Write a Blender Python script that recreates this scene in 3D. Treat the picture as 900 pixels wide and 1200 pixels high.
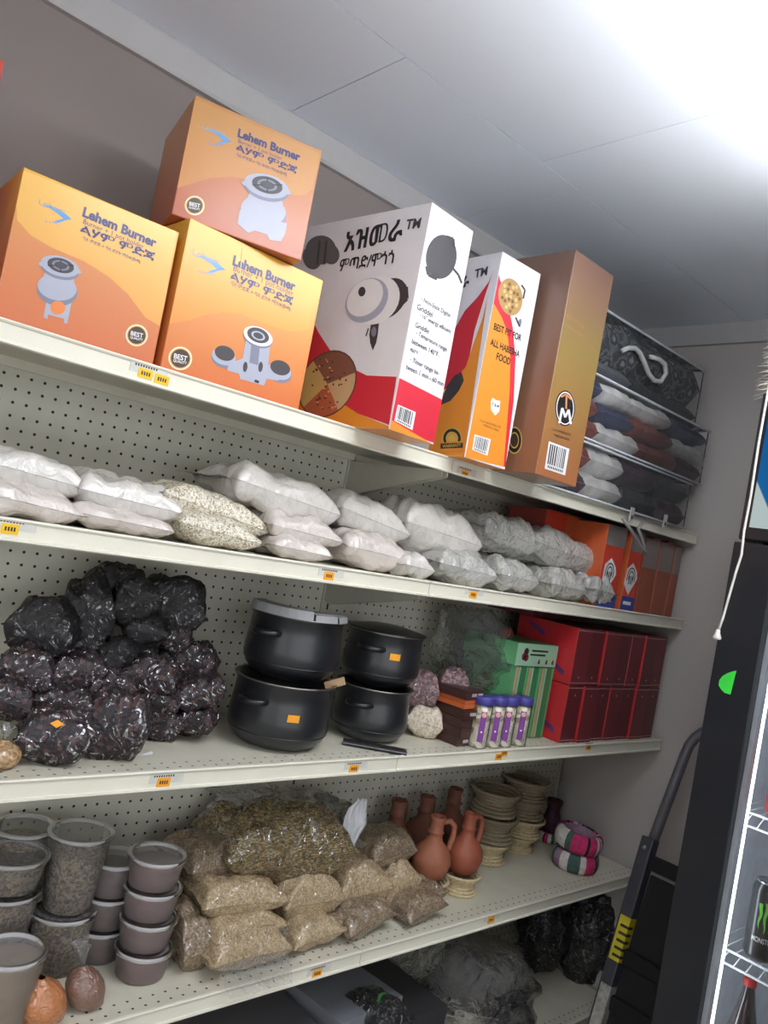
import bpy, math, random
from mathutils import Vector, Matrix, noise
PI = math.pi
for o in list(bpy.data.objects): bpy.data.objects.remove(o)
SC = bpy.context.scene
COL = SC.collection
U = 0.0254            # all lengths below are inches; x along the shelves, y into the back wall, z up
FLOOR = -65.0         # z (inches) of the floor; z = 0 is a row of pegboard holes
rnd = random.Random(7)

# ------------------------------------------------------------------ camera
CAM = Vector((-18.60, -63.32, -6.03)); YAW, PITCH, ROLL, FPX = 0.73741, 0.035976, 0.187205, 933.0
_f = Vector((math.sin(YAW)*math.cos(PITCH), math.cos(YAW)*math.cos(PITCH), math.sin(PITCH)))
_r0 = Vector((math.cos(YAW), -math.sin(YAW), 0)); _u0 = _r0.cross(_f)
_r = _r0*math.cos(ROLL) + _u0*math.sin(ROLL); _u = -_r0*math.sin(ROLL) + _u0*math.cos(ROLL)
cd = bpy.data.cameras.new('camera'); cam = bpy.data.objects.new('camera', cd); COL.objects.link(cam)
cd.sensor_fit = 'HORIZONTAL'; cd.sensor_width = 36; cd.lens = FPX*36/900; cd.clip_start = 0.02
cam.matrix_world = Matrix(((_r.x, _u.x, -_f.x, CAM.x*U), (_r.y, _u.y, -_f.y, CAM.y*U), (_r.z, _u.z, -_f.z, (CAM.z-FLOOR)*U), (0, 0, 0, 1)))
SC.camera = cam

# ------------------------------------------------------------------ world, exposure
W = bpy.data.worlds.new('daylight'); SC.world = W; W.use_nodes = True
W.node_tree.nodes['Background'].inputs[0].default_value = (0.93, 0.97, 1.0, 1)
W.node_tree.nodes['Background'].inputs[1].default_value = 2.35
vs = SC.view_settings; vs.view_transform = 'Standard'; vs.look = 'None'; vs.exposure = 0.0; vs.gamma = 1.0
vs.use_curve_mapping = False
LAMP_STRENGTH = 17.0

# ------------------------------------------------------------------ pixel (900x1200) -> inches
def ray(px, py): return _f + _r*((px-450)/FPX) - _u*((py-600)/FPX)
def onX(px, py, X): d = ray(px, py); return CAM + d*((X-CAM.x)/d.x)
def onY(px, py, Y): d = ray(px, py); return CAM + d*((Y-CAM.y)/d.y)
def onZ(px, py, Z): d = ray(px, py); return CAM + d*((Z-CAM.z)/d.z)
def ipp(P): return (P-CAM).dot(_f)/FPX            # inches per pixel at a point
def ryaw(px): return YAW + math.atan((px-450)/FPX)

# ------------------------------------------------------------------ materials
def lin(c): 
    c = c/255.0
    return c/12.92 if c <= 0.04045 else ((c+0.055)/1.055)**2.4
def C(r, g, b): return (lin(r), lin(g), lin(b), 1)
MATS = {}
class NT:
    def __init__(s, name):
        s.m = bpy.data.materials.new(name); s.m.use_nodes = True; s.t = s.m.node_tree; s.n = s.t.nodes
        s.b = s.n['Principled BSDF']; s.out = s.n['Material Output']
    def new(s, typ, **kw):
        n = s.n.new(typ)
        for k, v in kw.items(): setattr(n, k, v)
        return n
    def link(s, a, b): s.t.links.new(a, b)
    def coords(s, scale=1.0, stretch=(1, 1, 1)):
        tc = s.new('ShaderNodeTexCoord'); mp = s.new('ShaderNodeMapping')
        mp.inputs['Scale'].default_value = tuple(scale/U*k for k in stretch)
        s.link(tc.outputs['Object'], mp.inputs['Vector']); return mp.outputs['Vector']
    def noise(s, vec, scale=1, detail=3, dist=0):
        n = s.new('ShaderNodeTexNoise'); n.inputs['Scale'].default_value = scale; n.inputs['Detail'].default_value = detail
        n.inputs['Distortion'].default_value = dist; s.link(vec, n.inputs['Vector']); return n
    def ramp(s, fac, stops, const=False):
        r = s.new('ShaderNodeValToRGB'); e = r.color_ramp.elements
        if const: r.color_ramp.interpolation = 'CONSTANT'
        while len(e) < len(stops): e.new(0.5)
        for el, (p, c) in zip(e, stops): el.position = p; el.color = c
        s.link(fac, r.inputs['Fac']); return r.outputs['Color']
    def math(s, op, a, b=None):
        n = s.new('ShaderNodeMath', operation=op)
        for i, x in enumerate((a, b)):
            if x is None: continue
            if isinstance(x, (int, float)): n.inputs[i].default_value = x
            else: s.link(x, n.inputs[i])
        return n.outputs[0]
    def bump(s, h, strength, dist=0.05):
        b = s.new('ShaderNodeBump'); b.inputs['Strength'].default_value = strength; b.inputs['Distance'].default_value = dist*U
        s.link(h, b.inputs['Height']); return b.outputs['Normal']
    def setp(s, **kw):
        for k, v in kw.items(): s.b.inputs[k].default_value = v

def shade(c, k): return (min(1, c[0]*k), min(1, c[1]*k), min(1, c[2]*k), 1)
def mat(name, rgb, rough=.5, metal=0.0, coat=0.0, crough=.15, var=.07, vs=.8, bump=0.0, bs=4.0, emit=0.0, spec=.5):
    if name in MATS: return MATS[name]
    t = NT(name); c = C(*rgb); v = t.coords()
    n = t.noise(v, vs, 4)
    t.link(t.ramp(n.outputs['Fac'], [(0.3, shade(c, 1-var)), (0.7, shade(c, 1+var))]), t.b.inputs['Base Color'])
    t.setp(Roughness=rough, Metallic=metal); t.b.inputs['Coat Weight'].default_value = coat; t.b.inputs['Coat Roughness'].default_value = crough
    t.b.inputs['Specular IOR Level'].default_value = spec
    if bump: t.link(t.bump(t.noise(v, bs, 3).outputs['Fac'], bump), t.b.inputs['Normal'])
    if emit:
        t.b.inputs['Emission Color'].default_value = c; t.b.inputs['Emission Strength'].default_value = emit
    MATS[name] = t.m; return t.m
def gradz(name, stops, z0, z1, rough=.4, axis=2, coat=.3, slope=0.0):
    """printed card whose ink fades along z (inches, object space)"""
    if name in MATS: return MATS[name]
    t = NT(name); tc = t.new('ShaderNodeTexCoord'); sp = t.new('ShaderNodeSeparateXYZ'); t.link(tc.outputs['Object'], sp.inputs[0])
    z = sp.outputs[axis]
    if slope: z = t.math('ADD', z, t.math('MULTIPLY', sp.outputs[0], slope))
    f = t.math('DIVIDE', t.math('SUBTRACT', z, z0*U), (z1-z0)*U)
    t.link(t.ramp(f, [(p, C(*c)) for p, c in stops]), t.b.inputs['Base Color'])
    t.setp(Roughness=rough); t.b.inputs['Coat Weight'].default_value = coat; t.b.inputs['Coat Roughness'].default_value = .2
    MATS[name] = t.m; return t.m
def grain(name, cols, scale=5.0, coat=.8, wr=.5, stretch=(1, 1, 1), rough=.7, cb=.35, ws=1.3, crough=.12, gl=.05):
    """loose filling seen through a thin crinkled film"""
    if name in MATS: return MATS[name]
    t = NT(name); v = t.coords(1, stretch); v1 = t.coords()
    vo = t.new('ShaderNodeTexVoronoi'); vo.inputs['Scale'].default_value = scale; t.link(v, vo.inputs['Vector'])
    sp = t.new('ShaderNodeSeparateColor'); t.link(vo.outputs['Color'], sp.inputs[0])
    k = len(cols); t.link(t.ramp(sp.outputs[0], [(i/k, C(*c)) for i, c in enumerate(cols)], True), t.b.inputs['Base Color'])
    t.setp(Roughness=rough); t.b.inputs['Coat Weight'].default_value = coat; t.b.inputs['Coat Roughness'].default_value = crough
    t.link(t.bump(vo.outputs['Distance'], cb, .1), t.b.inputs['Normal'])
    t.link(t.bump(t.noise(v1, ws, 4, 1.2).outputs['Fac'], wr, .5), t.b.inputs['Coat Normal'])
    sheen(t, v1, wr, ws*1.6, gl); MATS[name] = t.m; return t.m
def sheen(t, v, wr, ws, gl):
    """creased film lying over the filling: a small share of sharp reflection"""
    if not gl: return
    g = t.new('ShaderNodeBsdfGlossy'); g.inputs['Roughness'].default_value = .09; g.inputs[0].default_value = (.9, .92, .95, 1)
    t.link(t.bump(t.noise(v, ws*.6, 3, 1.6).outputs['Fac'], min(1, wr*1.1), .7), g.inputs['Normal'])
    mx = t.new('ShaderNodeMixShader')
    pt = t.noise(v, ws*.5, 3, 4.5); k = t.new('ShaderNodeMapRange'); k.inputs[1].default_value = .56; k.inputs[2].default_value = .62; k.inputs[3].default_value = 0; k.inputs[4].default_value = min(.6, gl*5)
    t.link(pt.outputs['Fac'], k.inputs[0]); t.link(k.outputs[0], mx.inputs[0])
    t.link(t.b.outputs[0], mx.inputs[1]); t.link(g.outputs[0], mx.inputs[2]); t.link(mx.outputs[0], t.out.inputs['Surface'])
def film(name, rgb, coat=.8, wr=.5, ws=1.1, rough=.45, var=.05, gl=.04):
    """opaque thin plastic with creases"""
    if name in MATS: return MATS[name]
    t = NT(name); c = C(*rgb); v = t.coords(); n = t.noise(v, .9, 4)
    t.link(t.ramp(n.outputs['Fac'], [(0.3, shade(c, 1-var)), (0.7, shade(c, 1+var))]), t.b.inputs['Base Color'])
    t.setp(Roughness=rough); t.b.inputs['Coat Weight'].default_value = coat; t.b.inputs['Coat Roughness'].default_value = .18
    nm = t.noise(v, ws, 4, 1.0)
    t.link(t.bump(nm.outputs['Fac'], wr, .5), t.b.inputs['Coat Normal']); t.link(t.bump(nm.outputs['Fac'], wr*.8, .5), t.b.inputs['Normal'])
    sheen(t, v, wr, ws*1.6, gl); MATS[name] = t.m; return t.m
def clear(name, tint=(255, 255, 255), opac=.12, body=(225, 225, 222), wr=0.0, gloss=.08, ws=1.2, fres=1.4):
    """see-through plastic or glass: mostly transparent, a little milky, shiny at grazing angles"""
    if name in MATS: return MATS[name]
    t = NT(name); t.n.remove(t.b); v = t.coords()
    tr = t.new('ShaderNodeBsdfTransparent'); tr.inputs[0].default_value = C(*tint)
    df = t.new('ShaderNodeBsdfDiffuse'); df.inputs[0].default_value = C(*body)
    gl = t.new('ShaderNodeBsdfGlossy'); gl.inputs['Roughness'].default_value = gloss
    fr = t.new('ShaderNodeFresnel'); fr.inputs[0].default_value = fres
    if wr:
        nb = t.bump(t.noise(v, ws, 4, 1.3).outputs['Fac'], wr, .6)
        t.link(nb, gl.inputs['Normal']); t.link(nb, fr.inputs['Normal'])
    m1 = t.new('ShaderNodeMixShader'); m1.inputs[0].default_value = opac; t.link(tr.outputs[0], m1.inputs[1]); t.link(df.outputs[0], m1.inputs[2])
    m2 = t.new('ShaderNodeMixShader'); t.link(fr.outputs[0], m2.inputs[0]); t.link(m1.outputs[0], m2.inputs[1]); t.link(gl.outputs[0], m2.inputs[2])
    t.link(m2.outputs[0], t.out.inputs['Surface']); MATS[name] = t.m; return t.m

def pegboard_mat():
    t = NT('pegboard'); tc = t.new('ShaderNodeTexCoord'); sp = t.new('ShaderNodeSeparateXYZ'); t.link(tc.outputs['Object'], sp.inputs[0])
    def cell(s): 
        a = t.math('ADD', t.math('MULTIPLY', s, 1/U), 1000.5)
        return t.math('SUBTRACT', t.math('FRACT', a), .5)
    x, z = cell(sp.outputs[0]), cell(sp.outputs[2])
    d = t.math('SQRT', t.math('ADD', t.math('MULTIPLY', x, x), t.math('MULTIPLY', z, z)))
    h = t.math('LESS_THAN', d, .118)
    n = t.noise(t.coords(), .35, 3)
    base = t.ramp(n.outputs['Fac'], [(0.3, C(196, 193, 178)), (0.7, C(206, 203, 189))])
    mx = t.new('ShaderNodeMix', data_type='RGBA'); t.link(h, mx.inputs[0]); t.link(base, mx.inputs[6]); mx.inputs[7].default_value = C(26, 24, 20)
    t.link(mx.outputs[2], t.b.inputs['Base Color']); t.setp(Roughness=.55)
    MATS['pegboard'] = t.m; return t.m
def deck_mat():
    """cream enamel with two rows of small punched slots near the front edge (object y of the front = 0)"""
    t = NT('deck_enamel'); tc = t.new('ShaderNodeTexCoord'); sp = t.new('ShaderNodeSeparateXYZ'); t.link(tc.outputs['Object'], sp.inputs[0])
    x = t.math('SUBTRACT', t.math('FRACT', t.math('ADD', t.math('MULTIPLY', sp.outputs[0], 1/U), 1000.4)), .5)
    y = t.math('MULTIPLY', sp.outputs[1], 1/U); hs = None
    for k in (.6, 1.5):
        a = t.math('MULTIPLY', t.math('SUBTRACT', y, k), 1.15)
        d = t.math('LESS_THAN', t.math('ADD', t.math('MULTIPLY', a, a), t.math('MULTIPLY', x, x)), .0125)
        hs = d if hs is None else t.math('ADD', hs, d)
    n = t.noise(t.coords(), .3, 4)
    base = t.ramp(n.outputs['Fac'], [(0.3, C(205, 200, 182)), (0.7, C(216, 211, 194))])
    mx = t.new('ShaderNodeMix', data_type='RGBA'); t.link(hs, mx.inputs[0]); t.link(base, mx.inputs[6]); mx.inputs[7].default_value = C(48, 45, 40)
    t.link(mx.outputs[2], t.b.inputs['Base Color']); t.setp(Roughness=.42)
    MATS['deck_enamel'] = t.m; return t.m
def slot_mat():
    t = NT('slotted_upright'); tc = t.new('ShaderNodeTexCoord'); sp = t.new('ShaderNodeSeparateXYZ'); t.link(tc.outputs['Object'], sp.inputs[0])
    z = t.math('FRACT', t.math('ADD', t.math('MULTIPLY', sp.outputs[2], 1/U), 500))
    a = t.math('LESS_THAN', z, .62); b = t.math('LESS_THAN', t.math('ABSOLUTE', t.math('SUBTRACT', t.math('MULTIPLY', sp.outputs[0], 1/U), .2)), .11)
    mx = t.new('ShaderNodeMix', data_type='RGBA'); t.link(t.math('MULTIPLY', a, b), mx.inputs[0]); mx.inputs[6].default_value = C(196, 193, 180); mx.inputs[7].default_value = C(30, 28, 25)
    t.link(mx.outputs[2], t.b.inputs['Base Color']); t.setp(Roughness=.5); return t.m

# ------------------------------------------------------------------ mesh building
class MB:
    def __init__(s): s.v = []; s.f = []; s.mi = []; s.sm = []; s.mats = []
    def slot(s, m):
        if m not in s.mats: s.mats.append(m)
        return s.mats.index(m)
    def add(s, vs, fs, m, smooth=False, M=None):
        k = len(s.v); i = s.slot(m)
        s.v += [(M @ Vector(p)) if M else Vector(p) for p in vs]
        for f in fs: s.f.append([k+j for j in f]); s.mi.append(i); s.sm.append(smooth)
        return s
    def box(s, x0, x1, y0, y1, z0, z1, m, M=None):
        return s.add([(x0, y0, z0), (x1, y0, z0), (x1, y1, z0), (x0, y1, z0), (x0, y0, z1), (x1, y0, z1), (x1, y1, z1), (x0, y1, z1)],
                     [(0, 3, 2, 1), (4, 5, 6, 7), (0, 1, 5, 4), (1, 2, 6, 5), (2, 3, 7, 6), (3, 0, 4, 7)], m, False, M)
    def prism(s, prof, x0, x1, m, axis='x'):
        """closed (y,z) profile extruded along x"""
        n = len(prof); vs = [(x0, y, z) for y, z in prof]+[(x1, y, z) for y, z in prof]
        fs = [(i, (i+1) % n, n+(i+1) % n, n+i) for i in range(n)]+[tuple(range(n))[::-1], tuple(range(n, 2*n))]
        return s.add(vs, fs, m)
    def lathe(s, prof, m, seg=28, M=None, smooth=True, fn=None, ang=(0, 2*PI), cols=None):
        vs = []; fs = []; full = abs(ang[1]-ang[0]-2*PI) < 1e-6; n = seg if full else seg+1
        for j, (r, z) in enumerate(prof):
            for i in range(n):
                a = ang[0]+(ang[1]-ang[0])*i/seg; rr = r; zz = z
                if fn: rr, zz = fn(a, r, z, j/(len(prof)-1))
                vs.append((rr*math.cos(a), rr*math.sin(a), zz))
        for j in range(len(prof)-1):
            for i in range(seg):
                i2 = (i+1) % n; fs.append((j*n+i, j*n+i2, (j+1)*n+i2, (j+1)*n+i))
        k0 = len(s.f); s.add(vs, fs, m, smooth, M)
        if cols:
            for q in range(len(fs)): s.mi[k0+q] = s.slot(cols(q % seg, seg, q//seg))
        return s
    def tube(s, pts, r, m, seg=8, closed=False):
        pts = [Vector(p) for p in pts]; vs = []; fs = []; n = len(pts); up = None
        rs = r if isinstance(r, (list, tuple)) else [r]*n
        for i, p in enumerate(pts):
            a = pts[i-1] if (i or closed) else p; b = pts[(i+1) % n] if (i < n-1 or closed) else p
            d = (b-a).normalized()
            if up is None: up = d.orthogonal().normalized()
            else: up = (up-d*up.dot(d)).normalized()
            w = d.cross(up)
            for k in range(seg):
                t = 2*PI*k/seg; vs.append(p+up*(rs[i]*math.cos(t))+w*(rs[i]*math.sin(t)))
        for i in range(n if closed else n-1):
            for k in range(seg):
                j = (i+1) % n; k2 = (k+1) % seg; fs.append((i*seg+k, i*seg+k2, j*seg+k2, j*seg+k))
        if not closed: fs += [tuple(range(seg))[::-1], tuple(range((n-1)*seg, n*seg))]
        return s.add(vs, fs, m, True)
    def build(s, name, parent=None, loc=(0, 0, 0), rot=None, bevel=0.0, **tags):
        me = bpy.data.meshes.new(name); me.from_pydata([tuple(p*U) for p in s.v], [], s.f)
        for m in s.mats: me.materials.append(m)
        me.polygons.foreach_set('material_index', s.mi); me.polygons.foreach_set('use_smooth', s.sm); me.update()
        o = bpy.data.objects.new(name, me); COL.objects.link(o); place(o, parent, loc, rot)
        if bevel:
            b = o.modifiers.new('edge', 'BEVEL'); b.width = bevel*U; b.segments = 2; b.limit_method = 'ANGLE'
        return tag(o, **tags)
def place(o, parent, loc, rot):
    loc = Vector(loc)
    if parent: o.parent = parent; T = Matrix.Translation(loc*U)
    else: T = Matrix.Translation(Vector((loc.x, loc.y, loc.z-FLOOR))*U)
    if rot is not None: T = T @ (rot.to_4x4() if isinstance(rot, Matrix) else Matrix.Rotation(rot, 4, 'Z'))
    o.matrix_local = T
def tag(o, label=None, cat=None, group=None, kind=None):
    if label: o['label'] = label
    if cat: o['category'] = cat
    if group: o['group'] = group
    if kind: o['kind'] = kind
    return o
def empty(name, loc, rot=None, **tags):
    o = bpy.data.objects.new(name, None); COL.objects.link(o); o.empty_display_size = .02; place(o, None, loc, rot); return tag(o, **tags)
def rot3(yaw=0, tx=0, ty=0):
    return Matrix.Rotation(yaw, 3, 'Z') @ Matrix.Rotation(tx, 3, 'X') @ Matrix.Rotation(ty, 3, 'Y')
def copy_tree(o, parent=None):
    c = o.copy(); COL.objects.link(c)
    if parent: c.parent = parent
    for ch in list(o.children): copy_tree(ch, c)
    return c
def ellipse(cx, cy, a, b, rot=0, n=28, t0=0, t1=2*PI):
    return [(cx+a*math.cos(t)*math.cos(rot)-b*math.sin(t)*math.sin(rot), cy+a*math.cos(t)*math.sin(rot)+b*math.sin(t)*math.cos(rot))
            for t in [t0+(t1-t0)*i/(n if t1-t0 > 6.28 else n-1) for i in range(n)]]
def text_mesh(body, shear=0.0, bold=0.0):
    cu = bpy.data.curves.new('txt', 'FONT'); cu.body = body; cu.size = 1; cu.resolution_u = 3; cu.shear = shear; cu.offset = bold
    o = bpy.data.objects.new('txt', cu); me = bpy.data.meshes.new_from_object(o)
    vs = [tuple(v.co) for v in me.vertices]; fs = [tuple(p.vertices) for p in me.polygons]
    bpy.data.objects.remove(o); bpy.data.curves.remove(cu); bpy.data.meshes.remove(me)
    x0 = min(v[0] for v in vs); x1 = max(v[0] for v in vs)
    return [((v[0]-x0)/(x1-x0), v[1]/(x1-x0)) for v in vs], fs
class Abs:
    """a thing whose parts are drawn in room coordinates"""
    def __init__(s, name, loc, **tags): s.o = Vector(loc); s.root = empty(name, loc, **tags)
    def part(s, name, mb, bevel=0.0, parent=None, **tags): 
        if parent: return mb.build(name, parent, bevel=bevel, **tags)
        return mb.build(name, s.root, -s.o, bevel=bevel, **tags)

# ------------------------------------------------------------------ room shell
XR, XL, YB, YF, ZC = 82.2, -110.0, 0.35, -120.0, 31.0
WALL = mat('wall_paint', (140, 130, 127), .8, var=.03, vs=.05, bump=.05, bs=6); WALLR = mat('wall_paint_baked_light', (186, 180, 176), .8, var=.03, vs=.05, bump=.05, bs=6)  # right wall: neutral grey hue, lightness raised in place of missing light
CEIL = mat('ceiling_paint', (232, 238, 248), .8, var=.02, vs=.05)
CEILGAP = mat('ceiling_gap', (120, 120, 124), .9)
TRIM = mat('trim_paint', (178, 176, 176), .6, var=.02)
FLOORM = mat('floor_tile', (176, 170, 160), .5, var=.08, vs=.1)
def struct(name, mb): return mb.build(name, kind='structure')
struct('floor', MB().box(XL-3, XR+3, YF-3, YB+3, FLOOR-2, FLOOR, FLOORM))
struct('wall_back', MB().box(XL-3, XR+3, YB, YB+3, FLOOR, ZC, WALL))
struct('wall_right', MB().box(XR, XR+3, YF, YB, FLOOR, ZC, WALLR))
LY0, LY1, LZ0, LZ1 = -112.0, -46.0, -44.0, 17.0  # unseen opening and window, added to throw light on the right wall
m = MB(); m.box(XL-3, XL, YF, LY0, FLOOR, ZC, WALL); m.box(XL-3, XL, LY1, YB, FLOOR, ZC, WALL); m.box(XL-3, XL, LY0, LY1, FLOOR, LZ0, WALL); m.box(XL-3, XL, LY0, LY1, LZ1, ZC, WALL); struct('wall_left', m)
m = MB(); m.box(XL-2.2, XL-.6, LY0, LY0+2, LZ0, LZ1, TRIM); m.box(XL-2.2, XL-.6, LY1-2, LY1, LZ0, LZ1, TRIM)
for z in (LZ0, LZ1-2): m.box(XL-2.2, XL-.6, LY0+2, LY1-2, z, z+2, TRIM)
fill_win = struct('fill_window', m)
MB().box(XL-1.6, XL-1.4, LY0+2, LY1-2, LZ0+2, LZ1-2, clear('window_glass', opac=.02, gloss=.02)).build('pane', fill_win)
WX0, WX1, WZ0, WZ1 = -100.0, 50.0, -48.0, 19.0  # unseen front window, widened to let in more fill light
m = MB(); m.box(XL-3, WX0, YF-3, YF, FLOOR, ZC, WALL); m.box(WX1, XR+3, YF-3, YF, FLOOR, ZC, WALL)
m.box(WX0, WX1, YF-3, YF, FLOOR, WZ0, WALL); m.box(WX0, WX1, YF-3, YF, WZ1, ZC, WALL); struct('wall_front', m)
m = MB()
for x in (WX0, (WX0+WX1)/2-1, WX1-2): m.box(x, x+2, YF-2.2, YF-.6, WZ0, WZ1, TRIM)
for z in (WZ0, WZ1-2): m.box(WX0+2, WX1-2, YF-2.2, YF-.6, z, z+2, TRIM)
win = struct('window_1', m)
for x0, x1 in ((WX0+2, (WX0+WX1)/2-1), ((WX0+WX1)/2+1, WX1-2)):
    MB().box(x0, x1, YF-1.6, YF-1.4, WZ0+2, WZ1-2, clear('window_glass', opac=.02, gloss=.02)).build('pane', win)
ceil = struct('ceiling', MB().box(XL-3, XR+3, YF-3, YB+3, ZC+.35, ZC+2, CEILGAP))
rows = [(YB, -15.5, [-110, -77, -53, -29, -5.4, 18.3, 41.9, 65.5, XR]), (-15.5, -38.5, [-110, -60, -12, 36, XR]), (-38.5, -61.5, [-110, -84, -36, 12, 60, XR]), (-61.5, -84.5, [-110, -60, -12, 36, XR]), (-84.5, YF, [-110, -84, -36, 12, 60, XR])]
for ya, yb, xs in rows:
    for xa, xb in zip(xs, xs[1:]): MB().box(xa+.05, xb-.05, yb+.05, ya-.05, ZC, ZC+.4, CEIL).build('ceiling_panel', ceil)
struct('trim_1', MB().prism([(YB, ZC-2.8), (YB-.55, ZC-2.8), (YB-.7, ZC-2.5), (YB-.7, ZC-.25), (YB-.55, ZC), (YB, ZC)], XL, XR, TRIM))
m = MB(); m.box(XR-.65, XR, YF, YB-.7, ZC-2.8, ZC, TRIM); struct('trim_2', m)

# ------------------------------------------------------------------ ceiling lamp
LAMPM = NT('lamp_tube'); LAMPM.n.remove(LAMPM.b); _e = LAMPM.new('ShaderNodeEmission'); _e.inputs[0].default_value = (0.96, 0.98, 1.0, 1); _e.inputs[1].default_value = LAMP_STRENGTH
LAMPM.link(_e.outputs[0], LAMPM.out.inputs['Surface'])
def ceiling_lamp(x0, x1, y0, y1, label):
    """shallow white tray with bare fluorescent tubes hung a hand's width under the ceiling"""
    T = Abs('ceiling_lamp', ((x0+x1)/2, (y0+y1)/2, ZC), label=label, cat='ceiling lamp')
    hs = mat('lamp_housing', (225, 225, 225), .4); zt = ZC-6.0
    T.part('tray', MB().box(x0, x1, (y0+y1)/2-2.4, (y0+y1)/2+2.4, zt+1.2, zt+2.0, hs), .1)
    for x in (x0+5, x1-6): T.part('hanger', MB().box(x, x+1, (y0+y1)/2-.5, (y0+y1)/2+.5, zt+2.0, ZC, hs), .05)
    n = 4
    for k in range(n):
        y = y0+1.5+(y1-y0-3)*k/(n-1); T.part('tube', MB().tube([(x0+.6, y, zt), (x1-.6, y, zt)], .85, LAMPM.m, 14))
    for x in (x0, x1-.7): T.part('end_cap', MB().box(x, x+.7, y0, y1, zt-1.0, zt+1.3, hs), .1)
ceiling_lamp(4, 50, -58, -39, 'glowing fluorescent tube lamp under the ceiling by the cooler')
ceiling_lamp(-82, -36, -95, -77, 'unseen fluorescent tube lamp added as fill deeper in the shop')  # added out of view as fill for the dim right wall

# ------------------------------------------------------------------ gondola shelving
DF = -13.85                         # y of the shelf fronts
SEAM, XE, X0 = 33.35, 81.35, -14.65
S1, S2, S3, S4, S5 = 2.4, -8.85, -24.6, -41.85, -58.5
PEG = pegboard_mat(); DECK = deck_mat(); SLOT = slot_mat(); CREAM = mat('cream_enamel', (222, 218, 202), .4, var=.03, vs=.2)
CREAM_D = mat('cream_steel', (190, 186, 172), .45, var=.04)
TAGO = mat('tag_orange', (240, 160, 30), .6); TAGY = mat('tag_yellow', (238, 190, 30), .6); TAGP = mat('tag_clear_label', (205, 203, 195), .4); INK = mat('ink_dark', (45, 40, 38), .6)
def shelving(x0, x1, label, tags):
    T = Abs('gondola_shelving', ((x0+x1)/2, -7, FLOOR), label=label, cat='shelving', group=None)
    for z0, z1, dz in ((-65, -48.8, .3), (-48.75, -25.1, .3), (-25.05, -9.3, 0), (-9.25, 2.3, 0)):
        mb = MB().box(x0+.65, x1-.65, 0, .3, z0, z1, PEG); 
        for q in mb.v: q.z -= -dz
        T.part('pegboard_panel', mb).location.z -= dz*U
    for x in (x0, x1):
        xa, xb = (x-.62, x+.62) if x == SEAM else ((x, x+.62) if x == x0 else (x-.62, x))
        if x == SEAM and x0 == SEAM: continue
        u = MB().box(-.62 if x == SEAM else xa-x, .62 if x == SEAM else xb-x, -.12, .3, FLOOR+.2, 2.3, SLOT).build('upright', T.root, Vector((x, 0, 0))-T.o)
    for k, z in enumerate((S1, S2, S3, S4, S5)):
        mb = MB(); y0 = .0   # local y measured from the front edge so that the slots fall right
        mb.prism([(0.05, 0), (13.7, 0), (13.7, -.9), (13.5, -.9), (13.5, -.18), (1.4, -.18), (1.4, -.55), (1.2, -.55), (1.2, -1.15), (.05, -1.15)], x0+.06, x1-.06, DECK)
        sh = mb.build('shelf', T.root, Vector((0, DF, z))-T.o, bevel=.03)
        r = MB().prism([(.05, .06), (-.02, .1), (-.2, .08), (-.26, -.02), (-.2, -.12), (-.1, -.16), (-.12, -1.06), (-.26, -1.12), (-.28, -1.26), (-.16, -1.34), (.05, -1.3)], x0+.04, x1-.04, CREAM)
        r.build('price_rail', sh, (0, 0, 0))
        for x in (x0+.3, x1-.42):
            MB().prism([(0.6, -1.15), (13.8, -1.0), (13.8, -4.2), (12.6, -4.4), (.6, -1.7)], x, x+.12, CREAM_D).build('bracket', sh)
        for kk, px, py, col, st in tags:
            if kk != k: continue
            p = onY(px, py, DF-.2)
            price_tag_abs(sh, p, col, st, Vector((0, DF, z)))
    return T
def price_tag_abs(sh, p, col, strip, off):
    w, h = 1.0, .62; m = MB(); x = p.x; zz = p.z-off.z; y = -.12
    zz = min(max(zz, -1.0), -.3); z1 = zz
    m.box(x-w/2, x+w/2, y-.05, y+.02, z1-h/2, z1+h/2, col)
    for k in range(4): m.box(x-w*.3+k*w*.17, x-w*.3+k*w*.17+w*.1, y-.06, y-.049, z1-h*.2, z1+h*.2, INK)
    m.build('price_tag', sh)
    if strip:
        m = MB(); m.box(x-1.1, x+1.5, y-.03, y+.02, z1-.05, z1+h/2+.28, TAGP)
        for k in range(9): m.box(x-.8+k*.18, x-.8+k*.18+.1, y-.04, y-.029, z1+h/2+.06, z1+h/2+.2, INK)
        m.build('tag_strip', sh)
shelving(X0, SEAM, 'cream metal shelving unit stacked with black pots and bags, pegboard back', [
    (0, 171, 438, TAGY, True), (0, 190, 445, TAGY, False), (1, 12, 620, TAGY, True), (1, 386, 675, TAGO, True), (2, 192, 917, TAGO, True), (2, 415, 901, TAGO, True), (3, 372, 1141, TAGO, True)])
shelving(SEAM, XE, 'cream metal shelving unit with red cartons, reaching the grey wall', [
    (0, 545, 556, TAGO, True), (1, 555, 697, TAGO, True), (2, 585, 887, TAGO, False), (2, 592, 881, TAGO, False), (2, 690, 876, TAGO, True), (3, 576, 1078, TAGO, True)])

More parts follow.
